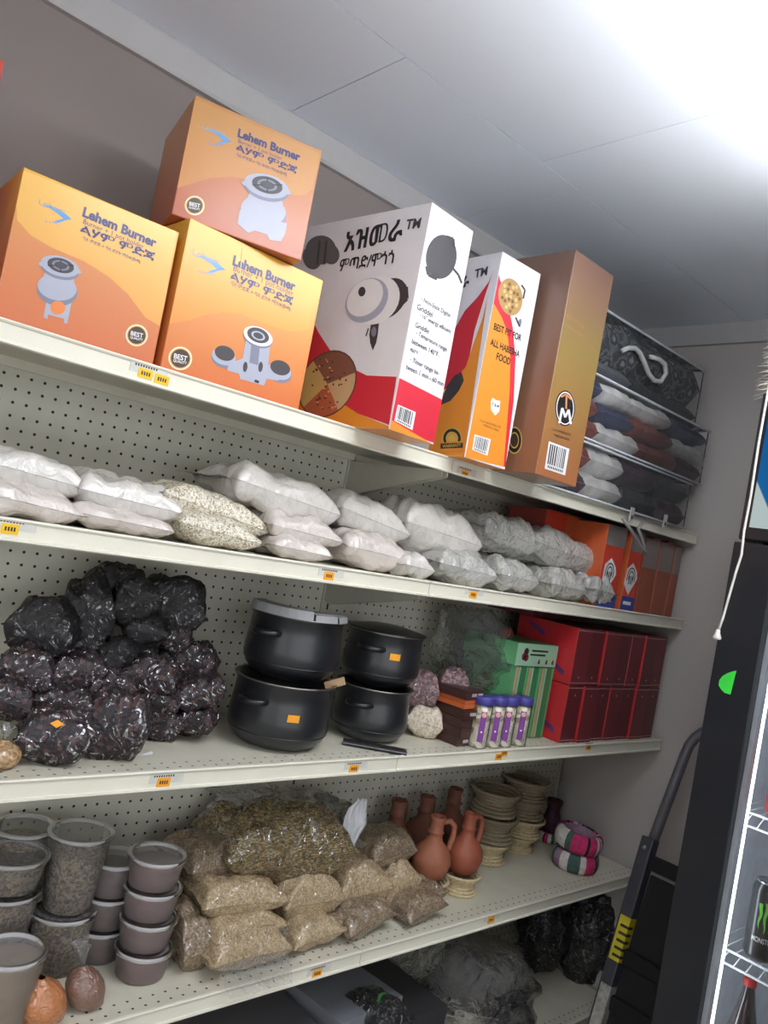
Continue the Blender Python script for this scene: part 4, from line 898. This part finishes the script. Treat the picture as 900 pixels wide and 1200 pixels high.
pot('large black pot with orange sticker, under another pot', P1.x, -8.6, S3+.02, R1, 5.55, STEEL, (ca+.28, 3.1), hang=.35)
pot('black pot with grey packing foam on top, stacked on a larger pot', P1.x+.15, -8.5, S3+5.75, R1*.95, 5.3, STEEL, None, 'foam', hang=.3)
P2 = onY(433, 838, -8.0); R2 = 3.75; cb2 = math.atan2(CAM.y+8, CAM.x-P2.x)
pot('plain black pot in wrapping, beneath the lidded pot', P2.x, -8.0, S3+.02, R2*.98, 5.0, STEEL, None, hang=.5)
pot('black lidded pot with orange sticker on side, on another pot', P2.x+.2, -8.0, S3+5.2, R2, 5.0, STEEL, (cb2+.32, 3.1), 'flat', hang=.5)
MB().box(-.9, .9, -.03, .03, -.35, .35, mat('kraft', (170, 140, 105), .8)).build('cardboard_scrap', None, (P1.x+3.3, -11.2, S3+5.75), rot3(-.5, 0, -.4), label='small torn kraft cardboard piece between the two pot stacks', cat='cardboard')
# dark incense sticks in front of the pots
a, b = onZ(402, 868, S3+.25), onZ(476, 881, S3+.25)
for k in range(2):
    d = (b-a); n = Vector((d.y, -d.x, 0)).normalized(); o = a+n*(.55*k-.1)
    m = MB(); m.box(0, d.length, -.24, .24, -.22, .18, BLACK2); M = math.atan2(d.y, d.x)
    o2 = m.build('black_bar', None, o, M, bevel=.04, label='glossy black bar before the pots, %s' % ('closer to the pots', 'closer to the shelf edge')[k], cat='bar', group='two black bars')
    MB().box(0, d.length, -.28, -.241, -.02, .06, mat('bar_edge', (120, 120, 122), .3)).build('bright_edge', o2)

# ---- mauve bags, incense boxes, jars, green and red cartons
MAU = grain('mauve_bag', [(120, 88, 92), (98, 70, 76), (140, 106, 106), (84, 62, 68)], 4.5, coat=1, wr=.9, ws=1.4)
CRM = grain('cream_bag', [(196, 180, 158), (180, 162, 140), (206, 194, 176)], 5, coat=.9, wr=.8)
bag('spice_bag', 'cream bag standing on shelf under a mauve bag beside pots', 'bag', 497, 845, 46, 38, -8.6, CRM, 3.4, False, .1, 0, zmin=S3, p=3.4, amp=.1, flat=1)
bag('spice_bag', 'shiny mauve bag propped on the cream bag beside pots', 'bag', 495, 808, 42, 44, -8.0, MAU, 3.2, False, -.1, 0, p=3.2, amp=.13, flat=1)
bag('spice_bag', 'shiny mauve bag behind the little brown incense boxes', 'bag', 529, 804, 40, 44, -8.6, MAU, 3.2, False, .1, .2, p=3.2, amp=.13, flat=1)
bag('spice_bag', 'dull cream bag under the mauve bag behind incense boxes', 'bag', 527, 844, 40, 44, -7.6, CRM, 3.2, False, .0, .2, zmin=S3, p=3.2, amp=.1, flat=1)
INC, INC2, INO = pm('incense_brown', (66, 40, 36)), pm('incense_brown_lid', (82, 54, 46)), pm('incense_orange', (196, 98, 50))
base = onZ(541, 876, S3)
for k in range(6):
    z = S3+.03+k*.93
    c = Carton('incense_box', ('orange incense box in the stack of brown boxes' if k == 4 else '%s little dark brown incense box of the stack' % ('lowest', 'second lowest', 'third lowest', 'fourth lowest', '', 'topmost')[k]), 'box', (base.x-.55+.1*math.sin(k*2), base.y+.1+.12*math.cos(k*3), z), math.radians(4+5*math.sin(k*1.7)), 0, 0, 3.1, 4.6, .9, INO if k == 4 else INC, None if k == 4 else 'dark brown incense boxes', bevel=.03)
    if k in (0, 3, 5): 
        for q in (0, 1): MB().box(.9+q*1.1, 1.8+q*1.1, -.03, -.01, .3, .62, pm('incense_label', (170, 160, 156))).build('print_label', c.o)
    MB().box(-.02, 3.12, -.02, 4.62, .5, .53, INC2 if k != 4 else INC).build('lid_edge', c.o)
PUR, PURL = pm('purple_label', (120, 50, 140)), mat('lid_blue', (74, 70, 150), .4)
NUT = grain('nut_filling', [(232, 226, 206), (214, 202, 176), (238, 234, 220), (170, 156, 128)], 2.2, coat=.5, wr=.2, cb=.6, gl=0)
for k, (px, py) in enumerate(((565, 866), (581, 867), (594, 866.5), (611, 867))):
    P = onY(px, py-28, -12.6); r = 1.0; root = empty('nut_jar', (P.x, -12.55, S3+.02), None, label='clear nut jar with purple label, %s from the incense boxes' % ('first', 'second', 'third', 'fourth')[k], cat='jar', group='nut jars with blue lids')
    MB().lathe([(0, .05), (.9*r, .05), (.92*r, .2), (.92*r, 4.1), (0, 4.15)], NUT, 24).build('nuts', root)
    MB().lathe([(.9*r, 0), (r, .08), (r, 4.3), (.93*r, 4.5)], clear('jar_clear', opac=.03, gloss=.08, fres=1.2), 24).build('jar_wall', root)
    MB().lathe([(0, 5.1), (1.02*r, 5.1), (1.06*r, 5.0), (1.06*r, 4.35), (1.0*r, 4.32)], PURL, 24).build('lid', root)
    a0 = math.atan2(CAM.y-P.y, CAM.x-P.x)+.25
    m = MB(); m.lathe([(r*1.02, .7), (r*1.02, 3.3), (r*1.02, 3.7)], PUR, 8, ang=(a0-.3, a0+.3)); lb = m.build('label_strip', root)
    M = Matrix.Rotation(a0, 4, 'Z') @ Matrix.Translation((r*1.04, 0, 3.4)) @ Matrix.Rotation(PI/2, 4, 'Y')
    MB().lathe([(0, 0), (.26, 0)], pm('label_pink', (220, 160, 150)), 14, M).build('round_emblem', root)
    MB().lathe([(0, 0), (.1, 0)], PRW, 8, Matrix.Rotation(a0, 4, 'Z') @ Matrix.Translation((r*1.04, 0, 1.7)) @ Matrix.Rotation(PI/2, 4, 'Y')).build('white_dot', root)
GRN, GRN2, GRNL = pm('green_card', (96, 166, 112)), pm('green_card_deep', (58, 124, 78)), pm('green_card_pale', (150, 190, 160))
TANS = pm('tan_stripe', (186, 158, 120)); BERRY = pm('berry', (120, 50, 60))
def berry(c, x, z, k=1.0):
    m = MB()
    for dx, dz, col in ((0, .35, pm('berry_dark', (60, 36, 40))), (.15, -.3, BERRY), (-.3, -.2, BERRY)):
        m.add([(x+(dx+.42*math.cos(t))*k, -.02-.003*(dz < 0), z+(dz+.42*math.sin(t))*k) for t in [i*.45 for i in range(14)]], [tuple(range(14))], col)
    m.build('berry_print', c.o)
GYF = -10.9; gx = onY(599, 812, GYF).x
cw = (59.3-gx)/3
for k in range(3):
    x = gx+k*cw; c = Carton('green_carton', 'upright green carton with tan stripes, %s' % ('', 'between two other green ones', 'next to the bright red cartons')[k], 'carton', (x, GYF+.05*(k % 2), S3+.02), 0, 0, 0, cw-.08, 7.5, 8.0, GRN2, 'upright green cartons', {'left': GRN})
    for u0, u1, mm in ((.1, .55, TANS), (.65, .95, GRNL), (2.0, 2.3, GRN)): MB().box(u0, u1, -.025, -.005, .1, 7.9, mm).build('stripe', c.o)
    if k == 0:
        m = MB(); m.add([(-.02, 3.4, 4.6), (-.02, 2.6, 5.0), (-.02, 2.3, 5.8), (-.02, 3.0, 6.6), (-.02, 4.0, 6.4), (-.02, 4.2, 5.3)], [tuple(range(6))], BERRY); m.add([(-.025, 2.6, 6.2), (-.025, 2.2, 7.0), (-.025, 3.2, 7.4), (-.025, 3.6, 6.6)], [(0, 1, 2, 3)], pm('berry_dark', (60, 36, 40))); m.build('berry_print', c.o)
        c.o['label'] = 'upright green carton with berry picture on its broad side'; del c.o['group']
c = Carton('green_carton', 'green carton with berry print lying across the upright green ones', 'carton', (gx-.5, GYF-.2, S3+8.06), 0, 0, 0, 59.2-gx+.4, 7.6, 2.5, GRNL, None, {'left': GRN, 'top': GRN2})
berry(c, 1.6, 1.25, 1.0); 
for q, (x0, x1, z) in enumerate(((2.6, 5.6, 1.65), (2.4, 5.2, 1.2))): MB().box(x0, x1, -.025, -.005, z, z+.2, INK).build('print_line', c.o)
for x in (4.2, 5.6, 6.8): berry(c, x, .55, .35)
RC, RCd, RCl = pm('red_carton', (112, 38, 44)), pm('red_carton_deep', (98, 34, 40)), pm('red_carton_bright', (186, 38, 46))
SLV = pm('silver_line', (190, 140, 140)); VIO = pm('violet_patch', (90, 50, 110))
ORD = ('first', 'second', 'third', 'fourth', 'fifth', 'sixth', 'seventh')
nx = 7; xa, xb = 59.6, 80.4; w_ = (xb-xa)/nx
for row in (0, 1):
    for k in range(nx):
        z0 = S3+.02+row*6.55; dy = (.0, -.25, .1, 0, .15, -.1, .05)[(k+row*3) % 7]
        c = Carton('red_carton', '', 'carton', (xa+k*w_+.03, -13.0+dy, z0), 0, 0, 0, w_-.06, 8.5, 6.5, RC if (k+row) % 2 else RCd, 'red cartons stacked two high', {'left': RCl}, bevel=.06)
        c.o['label'] = '%s red carton counted from the green ones, %s row' % (ORD[k], ('lower', 'upper')[row])
        for zz in (.25, 6.2): MB().box(.05, w_-.1, -.025, -.005, zz, zz+.07, SLV).build('silver_line', c.o)
        MB().lathe([(0, 0), (.13, 0)], SLV, 8, Matrix.Translation((w_*.5, -.02, 5.4 if row == 0 else .9)) @ Matrix.Rotation(PI/2, 4, 'X')).build('dot_print', c.o)
        if k == 0:
            m = MB(); m.add([(-.02, 1.0, .8), (-.02, 3.4, 2.0), (-.02, 3.4, 2.5), (-.02, 1.0, 1.4)], [(0, 1, 2, 3)], VIO); m.add([(-.02, 4.5, 4.6), (-.02, 6.8, 5.6), (-.02, 6.8, 6.1), (-.02, 4.5, 5.2)], [(0, 1, 2, 3)], VIO)
            m.build('violet_print', c.o); m = MB()
            m.tube([(-.01, 5.6, 1.4), (-.01, 4.4, 2.6), (-.01, 5.6, 3.8)], .09, pm('peach_line', (220, 130, 110)), 4); m.build('chevron_print', c.o)
            c.o['label'] = 'bright sided red carton in the %s row next to the green ones' % ('upper' if row else 'lower'); del c.o['group']
Carton('red_carton', 'flat dark red carton lying over the green ones behind plastic', 'carton', (58.0, -7.5, S3+13.15), math.radians(3), 0, 0, 13, 6.5, .9, RCd)
# crumpled clear sack over the green cartons
def crumple(name, label, cx, cy, Y, wpx, hpx, d, m, seed, zs=None, amp=.45, cat='plastic bag', n=22, p=2.2):
    P = onY(cx, cy, Y); k = ipp(P); a, b = wpx*k/2, hpx*k/2
    vs = []; fs = []
    for i in range(n+1):
        th = PI*i/n
        for j in range(n):
            ph = 2*PI*j/n; x, y, z = math.sin(th)*math.cos(ph), math.sin(th)*math.sin(ph), math.cos(th)
            q = 1+amp*nz(x*1.8, y*1.8, z*1.8, seed)+amp*.5*nz(x*5, y*5, z*5, seed)
            vs.append((a*x*q, d/2*y*q, max(b*z*q, -b*.95)))
    for i in range(n):
        for j in range(n): fs.append((i*n+j, i*n+(j+1) % n, (i+1)*n+(j+1) % n, (i+1)*n+j))
    if zs is not None: P.z = zs+b*.93
    return MB().add(vs, fs, m, True).build(name, None, P, -ryaw(cx), label=label, cat=cat)
SACK = clear('sack_grey', tint=(225, 225, 225), opac=.22, body=(150, 150, 150), wr=1.0, gloss=.2, ws=.7, fres=1.35)
crumple('plastic_sack', 'crumpled clear grey plastic sack behind the incense boxes', 553, 762, -6.2, 92, 90, 6, SACK, 11)

# ================================================================== fourth shelf: tubs
TUB = clear('tub_plastic', opac=.16, body=(214, 208, 206), gloss=.25, fres=1.35); TLID = clear('lid_plastic', opac=.32, body=(190, 188, 190), gloss=.25, fres=1.4); RIMM = clear('rim_plastic', opac=.62, body=(206, 204, 206), gloss=.2, fres=1.4)
def tub(label, x, y, z, rt, rb, H, fill, level=.9, group=None, lid=True):
    root = empty('plastic_tub', (x, y, z), None, label=label, cat='tub', group=group)
    L = H*level; rl = rb+(rt-rb)*level
    MB().lathe([(0, .06), (rb-.06, .06), (rl-.07, L), (rl*.6, L+.1), (0, L-.05)], fill, 32, fn=lambda a, r, q, t: (r, q+(.1*math.sin(a*2) if t > .6 else 0))).build('filling', root)
    MB().lathe([(0, .02), (rb-.1, 0), (rb, .12), (rt-.02, H-.05)], TUB, 36).build('cup', root)
    if lid:
        MB().lathe([(rt-.3, H-.12), (rt*.6, H-.14), (0, H-.14)], TLID, 36).build('lid', root)
        MB().lathe([(rt-.28, H-.12), (rt-.25, H+.1), (rt+.02, H+.13), (rt+.1, H+.04), (rt+.1, H-.16), (rt-.02, H-.2)], RIMM, 36).build('lid_rim', root)
    return root
POWD = mat('powder_beige', (152, 130, 104), .9, var=.1, vs=1.2); MAUV = mat('powder_mauve', (122, 92, 90), .9, var=.08, vs=1.0); MAUD = mat('powder_mauve_dark', (92, 70, 70), .9, var=.1)
SEEDS = grain('herb_seeds', [(126, 112, 88), (98, 86, 66), (150, 136, 108), (80, 70, 54), (140, 124, 96)], 5.5, coat=0, wr=0, cb=.8, gl=0)
def tub_px(label, lidx, lidy, lidw, boty, fill, z0, H, level=.9, group=None, taper=.82, botx=None, Yc=None):
    """lid centre and width in pixels; the tub stands on z0 and is H tall"""
    P = onZ(lidx, lidy, z0+H); r = lidw*ipp(P)/2
    return tub(label, P.x, P.y, z0, r, r*taper, H, fill, level, group), P, r
# big tub cut by the picture edge
tub_px('large tub of beige powder beside the knotted spice bags', 14, 1114, 78, 1200, POWD, S4+.02, 4.9, .88, None, .8)
H1 = 2.15
t_, P, r = tub_px('topmost clear tub of seeds in the stack at the shelf end', 18, 1001, 76, 0, SEEDS, S4+.02+2*H1+2.1, H1*1.05, .7, None, .84)
for k, dx in ((0, -.1), (1, -.05)): tub(('lowest', 'middle')[k]+' clear tub of seeds in the stack at the shelf end', P.x+dx, P.y, S4+.02+k*(H1+.95)+.0, r*.98, r*.84, H1+.9, SEEDS, .85, 'lower seed tubs')
t4, P4, r4 = tub_px('wide seed tub carrying the tallest tub', 75, 1064, 76, 0, SEEDS, S4+.02, 4.3, .9, None, .78)
tub('tallest seed tub with clear lid, stacked on the wide one', P4.x+.25, P4.y+.15, S4+.02+4.4, r4*.97, r4*.74, 5.6, SEEDS, .72)
tb2, P5, r5 = tub_px('dark tub of seeds behind the tallest tub near pegboard', 29, 968, 70, 0, SEEDS, S4+.02+4.4, 5.2, .8, None, .8)
tub('dark lower seed tub near pegboard behind the others', P5.x, P5.y, S4+.02, r5, r5*.8, 4.3, SEEDS, .85)
h = 2.2
t_, Pm, rm = tub_px('topmost small tub of mauve powder in the front stack of four', 185, 1001, 66, 0, MAUV, S4+.02+3*h, h, .72, None, .86)
Pb = onZ(170, 1106, S4+h)
for k in range(3):
    f = k/3; tub(('lowest', 'second lowest', 'third lowest')[k]+' small tub of mauve powder in the front stack', Pb.x+(Pm.x-Pb.x)*f, Pb.y+(Pm.y-Pb.y)*f, S4+.02+k*h, rm*1.0, rm*.86, h-.14, MAUV, .86, 'mauve tubs in the front stack')
t_, Pm, rm = tub_px('topmost small tub of dark mauve powder in the rear stack', 136, 1005, 62, 0, MAUD, S4+.02+2*2.5, 2.5, .75, None, .86)
for k in range(2): tub(('lowest', 'middle')[k]+' small tub of dark mauve powder in the rear stack', Pm.x-.05*(2-k), Pm.y, S4+.02+k*2.5, rm, rm*.86, 2.36, MAUD, .88, 'dark mauve tubs in the rear stack')
OSP = film('orange_spice', (186, 116, 66), coat=1, wr=.7, ws=1.2, var=.12); BSP = film('brown_spice', (126, 92, 76), coat=1, wr=.7, ws=1.2, var=.1)
tied_bag('spice_bag', 'round knotted bag of orange spice beside the large beige tub', 55, 1170, 28, 50, -12.0, OSP, S4+.02, neck=.0, lean=(-.1, .2), tuft=False)
tied_bag('spice_bag', 'round knotted bag of brown spice with twisted clear top', 104, 1164, 23, 44, -11.6, BSP, S4+.02, neck=1.1, lean=(.25, .1))

# ---- grain bags
BEI = grain('beige_grain', [(176, 154, 120), (158, 136, 104), (188, 168, 136), (140, 120, 92), (168, 146, 112)], 8, coat=.9, wr=.6, ws=1.0); BEI2 = grain('beige_grain_dark', [(138, 118, 94), (120, 102, 82), (152, 132, 106), (104, 90, 72)], 8, coat=.9, wr=.6)
STEM = grain('dried_stems', [(122, 104, 68), (96, 82, 54), (152, 132, 90), (74, 62, 42), (110, 94, 62)], 4.2, coat=1, wr=.8, stretch=(1.0, 1.0, 2.6), cb=.8, ws=.6, gl=.10)
GB = [ # px,py,w,h,Y,depth,mat,roll,label,flap
 (218, 1126, 46, 52, -9.6, 4, BEI2, -10, 'beige grain bag standing on edge beside the mauve tubs', None),
 (272, 1108, 108, 46, -10.2, 6.5, BEI, 2, 'wide beige grain bag on shelf with clear skirt over the edge', (0, 2.6, CLR)),
 (348, 1106, 76, 36, -10.0, 6, BEI, -6, 'beige grain bag at shelf edge next to the skirted bag', None),
 (408, 1094, 76, 36, -10.0, 6, BEI2, -8, 'beige grain bag at shelf edge above the orange tag', (1, 1.4, CLR)),
 (474, 1077, 66, 30, -10.2, 6, BEI2, -8, 'flat beige grain bag at shelf edge beneath the clay jugs', (1, 1.0, CLR)),
 (216, 1082, 46, 46, -8.6, 5, BEI2, -8, 'beige grain bag wedged behind the mauve tubs', None),
 (272, 1076, 102, 34, -9.2, 6, BEI, 2, 'beige grain bag with clear folded lip, second in its stack', (0, 1.6, CLR)),
 (358, 1076, 86, 30, -8.8, 6, BEI2, -4, 'dark flat grain bag between two rows of beige bags', None),
 (418, 1067, 58, 30, -8.8, 5, BEI, -6, 'small beige grain bag under the folded bags beside jugs', (1, 1.0, CLR)),
 (482, 1053, 60, 32, -8.8, 5, BEI2, -6, 'dull grain bag beside the woven stand of the left jug', None),
 (272, 1042, 108, 44, -8.2, 6, BEI, 3, 'smooth plump beige grain bag under the bag of stems', None),
 (350, 1044, 84, 54, -8.4, 5.5, BEI, 2, 'plump square beige grain bag with bright crease', None),
 (414, 1036, 70, 56, -8.0, 5, BEI, -8, 'tilted beige grain bag with glossy film near jugs', None),
 (456, 1036, 56, 54, -8.0, 4.5, BEI, -22, 'steeply tilted beige grain bag leaning beside the clay jug', None),
 (242, 1003, 92, 50, -5.6, 6, BEI2, 4, 'dark grain bag behind the topmost mauve tub', None),
 (446, 992, 66, 42, -6.4, 5, BEI2, -4, 'rounded grain bag topmost beside white tissue and jugs', (1, 1.2, CLR)),
]
for px, py, w, h_, Y, dp, m, ro, lb, f in GB:
    bag('grain_bag', lb, 'bag', px, py, w, h_, Y, m, dp, True, math.radians(ro), math.radians(rnd.uniform(-6, 6)), fin=(.05, .07), fl=f, amp=.12, zmin=S4, p=3.6, flat=.95)
sb = bag('stem_bag', 'big clear bag of dried yellow stems lying on the grain bags', 'bag', 322, 984, 158, 86, -6.4, STEM, 8.0, True, math.radians(1), math.radians(-6), fin=(.03, .05), fl=(1, 2.5, CLR), amp=.14, p=3.4, flat=.9)
crumple('plastic_bag', 'empty clear film bunched above the bag of stems', 310, 938, -4.2, 130, 34, 5, CLR, 31)
crumple('plastic_bag', 'grey crumpled film against the pegboard beside the tissue', 378, 952, -4.0, 62, 50, 4, SACK, 33)
# crumpled white tissue end
def tissue():
    vs = []; fs = []; n = 10; o = onY(412, 985, -8.2)
    prof = [(424, 936, 12), (419, 946, 20), (416, 957, 26), (416, 967, 28), (411, 977, 20), (409, 987, 15), (407, 995, 14), (405, 1003, 18)]
    for i, (x, y, w) in enumerate(prof):
        for j in range(n+1):
            u = j/n-.5; p = onY(x+w*u+1.5*nz(i*.8, j*.3, 2, 3), y+2.5*nz(i*.5, j*.9, 0, 5), -8.9+.55*nz(i*.6, j*.55, 0, 3)+.2*math.sin(j*1.9)); vs.append(p-o)
    for i in range(len(prof)-1):
        for j in range(n): fs.append((i*(n+1)+j, i*(n+1)+j+1, (i+1)*(n+1)+j+1, (i+1)*(n+1)+j))
    ob = MB().add(vs, fs, mat('tissue_white', (214, 214, 218), .6), True).build('tissue', None, o, None, label='crumpled white tissue tucked between stem bag and grain bags', cat='tissue')
    s = ob.modifiers.new('thick', 'SOLIDIFY'); s.thickness = .05*U
tissue()

# ---- clay jugs on woven stands
CLAY = mat('terracotta', (152, 92, 68), .6, var=.16, vs=.5, bump=.08, bs=2); CLAYD = mat('terracotta_dark', (118, 72, 56), .7, var=.15, vs=.6)
def weave(name, rgb, k=1.0):
    t = NT(name); tc = t.new('ShaderNodeTexCoord'); v = t.coords(); n = t.noise(v, 3, 3); c = C(*rgb)
    br = t.new('ShaderNodeTexWave', wave_type='BANDS', bands_direction='DIAGONAL'); br.inputs['Scale'].default_value = 2.2; br.inputs['Distortion'].default_value = 3; t.link(v, br.inputs['Vector'])
    t.link(t.ramp(n.outputs['Fac'], [(.3, shade(c, .82)), (.7, shade(c, 1.12))]), t.b.inputs['Base Color']); t.link(t.bump(br.outputs['Fac'], .5, .1), t.b.inputs['Normal']); t.setp(Roughness=.85); return t.m
STRAW, STRAWD = weave('straw', (206, 188, 150)), weave('straw_grey', (150, 136, 112))
def stand(label, x, y, z, R, H, m, group=None, tilt=0):
    root = empty('woven_stand', (x, y, z), rot3(0, tilt, 0), label=label, cat='woven stand', group=group)
    n = 7
    for k in range(n):
        t = k/(n-1); w = R*(.78+.22*abs(2*t-1)**1.3) if t < .5 else R*(.78+.32*abs(2*t-1)**1.2); rr = H/n*.56
        MB().tube([(w*math.cos(a*2*PI/26), w*math.sin(a*2*PI/26), rr+t*(H-2*rr)) for a in range(26)], rr*(1.0+.04*(k % 2)), m, 7, True).build('coil', root)
    return root
def jug(label, x, y, z, R, H, m, ha=0.3, group=None):
    root = empty('clay_jug', (x, y, z), rot3(ha), label=label, cat='jug', group=group); b = H
    MB().lathe([(0, 0), (.45*R, .02*b), (.82*R, .12*b), (R, .3*b), (.95*R, .42*b), (.7*R, .54*b), (.42*R, .62*b), (.36*R, .7*b), (.37*R, .74*b), (.43*R, .76*b), (.36*R, .78*b), (.33*R, .9*b), (.4*R, .98*b), (.38*R, b), (.28*R, .99*b), (.24*R, .7*b)], m, 32).build('body', root)
    MB().tube([(.3*R, 0, .9*b), (.7*R, 0, .93*b), (.98*R, 0, .85*b), (1.0*R, 0, .7*b), (.9*R, 0, .52*b), (.8*R, 0, .45*b)], [.13*R, .14*R, .15*R, .15*R, .15*R, .14*R], m, 9).build('handle', root)
    return root
for k, (px, py, lab, ls) in enumerate(((506, 1060, 'tan clay coffee jug with open handle beside the grain bags', 'cream coiled stand under the clay jug beside grain bags'), (545, 1052, 'red brown clay coffee jug with slim neck, right of its twin', 'cream coiled stand under the red brown clay jug'))):
    P = onZ(px, py, S4); R = (2.15, 2.1)[k]; Y0 = P.y+R*.8; X0_ = P.x+.6
    stand(ls, X0_, Y0, S4+.02, 2.0, 2.1, STRAW)
    jug(lab, X0_, Y0, S4+1.75, R, 6.7, mat('terracotta_red', (150, 80, 58), .55, var=.14, vs=.5) if k else CLAY, ha=-.35+.3*k)
for px, py, Y, lab in ((462, 972, -3.4, 'dark clay jug at the back behind grain bags'), (497, 960, -3.3, 'brown clay jug standing behind the two front jugs')):
    P = onY(px, py, Y); jug(lab, P.x, Y, S4+1.9, 2.2, 6.6, CLAYD, ha=.4); stand('cream coiled stand at the back under the '+('dark' if px < 480 else 'brown')+' clay jug', P.x, Y, S4+.02, 2.0, 2.2, STRAWD)
P = onY(518, 950, -3.2); jug('dim clay jug nearest the pegboard behind front jugs', P.x+2.2, -3.0, S4+1.9, 2.1, 7.0, CLAYD, ha=1.0); stand('coiled stand nearest the pegboard under a clay jug', P.x+2.2, -3.0, S4+.02, 1.95, 2.2, STRAWD)
# stacks of spare stands
G1 = onZ(582, 1016, S4); x1, y1 = G1.x+.3, G1.y+2.2
for k, (dz, R, H, m, dx) in enumerate(((0, 2.3, 2.5, STRAW, 0), (2.6, 2.7, 3.0, STRAWD, .2), (5.8, 2.7, 2.9, STRAWD, -.1))):
    stand(('cream coiled stand at the foot of the stack by the jugs', 'wide grey straw stand in the middle of the stack', 'wide grey straw stand topping the stack by the jugs')[k], x1+dx, y1, S4+.02+dz, R, H, m)
G2 = onZ(618, 1003, S4); x2, y2 = G2.x+.5, G2.y+2.4
for k, (dz, R, H, m, dx) in enumerate(((0, 2.2, 1.9, STRAW, 0), (2.0, 2.7, 2.2, STRAW, .3), (4.3, 2.6, 2.4, STRAWD, .2), (6.8, 2.8, 2.4, STRAWD, -.2))):
    stand(('low cream coiled stand under the far stack', 'wide cream stand second in the far stack', 'grey straw stand third in the far stack', 'grey straw stand on top of the far stack')[k], x2+dx, y2, S4+.02+dz, R, H, m)
# striped colourful ring pads
CW = {n: mat('yarn_'+n, c, .9, bump=.4, bs=8, var=.15, vs=2) for n, c in (('pink', (196, 50, 104)), ('white', (206, 200, 196)), ('black', (34, 34, 40)), ('green', (70, 96, 90)), ('lilac', (150, 120, 140)))}
def ring_pad(label, x, y, z, R, r, H, seed, tilt=0.0):
    root = empty('ring_pad', (x, y, z), rot3(0, tilt, tilt*.6), label=label, cat='ring pad'); rr = random.Random(seed); seq = []
    while len(seq) < 48:
        c = rr.choice(['pink', 'white', 'black', 'white', 'green', 'lilac', 'pink', 'black']); seq += [c]*rr.choice((1, 1, 2, 2))
    prof = [(R+r*math.cos(t), H/2+H/2*math.sin(t)) for t in [2*PI*i/12 for i in range(13)]]
    MB().lathe(prof, CW['white'], 48, cols=lambda i, s, j: CW[seq[i]] if j in (0, 1, 2, 9, 10, 11, 3, 8) else CW['lilac']).build('wrapped_ring', root)
    return root
G3 = onZ(694, 1029, S4); rx, ry = G3.x+.4, G3.y+3.0
ring_pad('pink, white and black striped ring pad lying on shelf', rx, ry, S4+.02, 2.35, .6, 2.3, 4)
ring_pad('striped ring pad with pink and green bands resting atop another', rx-.1, ry+.1, S4+2.45, 2.4, .65, 2.4, 9, .10)
G4 = onZ(652, 992, S4); ring_pad('dim pink ring pad behind the striped pair', G4.x+.6, G4.y+1.8, S4+.02, 1.3, .5, 1.3, 6)
MB().lathe([(0, 0), (1.0, .05), (1.25, .8), (1.1, 2.0), (.8, 3.0), (1.0, 3.6), (1.1, 4.2), (.7, 4.3)], mat('dark_weave', (70, 40, 54), .8, var=.3, vs=1.2), 24).build('dark_basket', None, (G4.x+.6, G4.y+1.8, S4+1.4), None, label='small dark plum basket standing on the dim pink ring pad', cat='basket')

# ================================================================== bottom deck
DGC = pm('carton_grey', (120, 122, 130), .7, 0)
Carton('storage_carton', 'pale grey flat carton stored on the bottom deck', 'carton', (34.2, -12.6, S5+.02), math.radians(6), 0, 0, 8.5, 11, 9.2, DGC)
Carton('storage_carton', 'dim grey carton at bottom deck left of the pale one', 'carton', (19, -12.4, S5+.02), 0, 0, 0, 13.8, 11, 8.6, pm('carton_dim', (86, 84, 90), .7, 0))
gp = bag('snack_bag', 'dark packet with green patch lying before the crumpled sacks', 'bag', 440, 1190, 66, 34, -11.5, film('dark_packet', (40, 40, 42), wr=.8), 6, True, .05, .1, zmin=S5+7.5, fin=(.06, .06))
Carton('storage_carton', 'low dark carton under the dark snack packet', 'carton', (43.4, -12.9, S5+.02), 0, 0, 0, 5.0, 10, 7.5, pm('carton_dark', (52, 50, 52), .7, 0))
MB().lathe([(0, .0), (1.2, -.05)], pm('packet_green', (60, 120, 60)), 16, Matrix.Translation((0.3, -1.0, .95)) @ Matrix.Rotation(.5, 4, 'X')).build('green_patch', gp)
crumple('plastic_sack', 'large crumpled clear sack on the bottom deck', 540, 1186, -8.5, 170, 120, 11, SACK, 41, S5+.02, amp=.3)
crumple('stuffed_sack', 'dim brown filled sack inside the crumpled clear one', 545, 1190, -7.5, 110, 84, 7, mat('sack_brown', (84, 78, 70), .8, var=.3), 43, S5+.03, amp=.25, cat='sack')
BSK = film('black_sack', (24, 24, 26), coat=1, wr=1.2, ws=.9)
crumple('black_bag', 'shiny black plastic bag at the deck end by the hand truck', 676, 1180, -8.4, 62, 110, 6, BSK, 47, S5+.02, amp=.35)
crumple('black_bag', 'dull black plastic bag between clear sack and shiny bag', 622, 1172, -4.2, 56, 90, 5, BSK, 49, S5+.02, amp=.3)
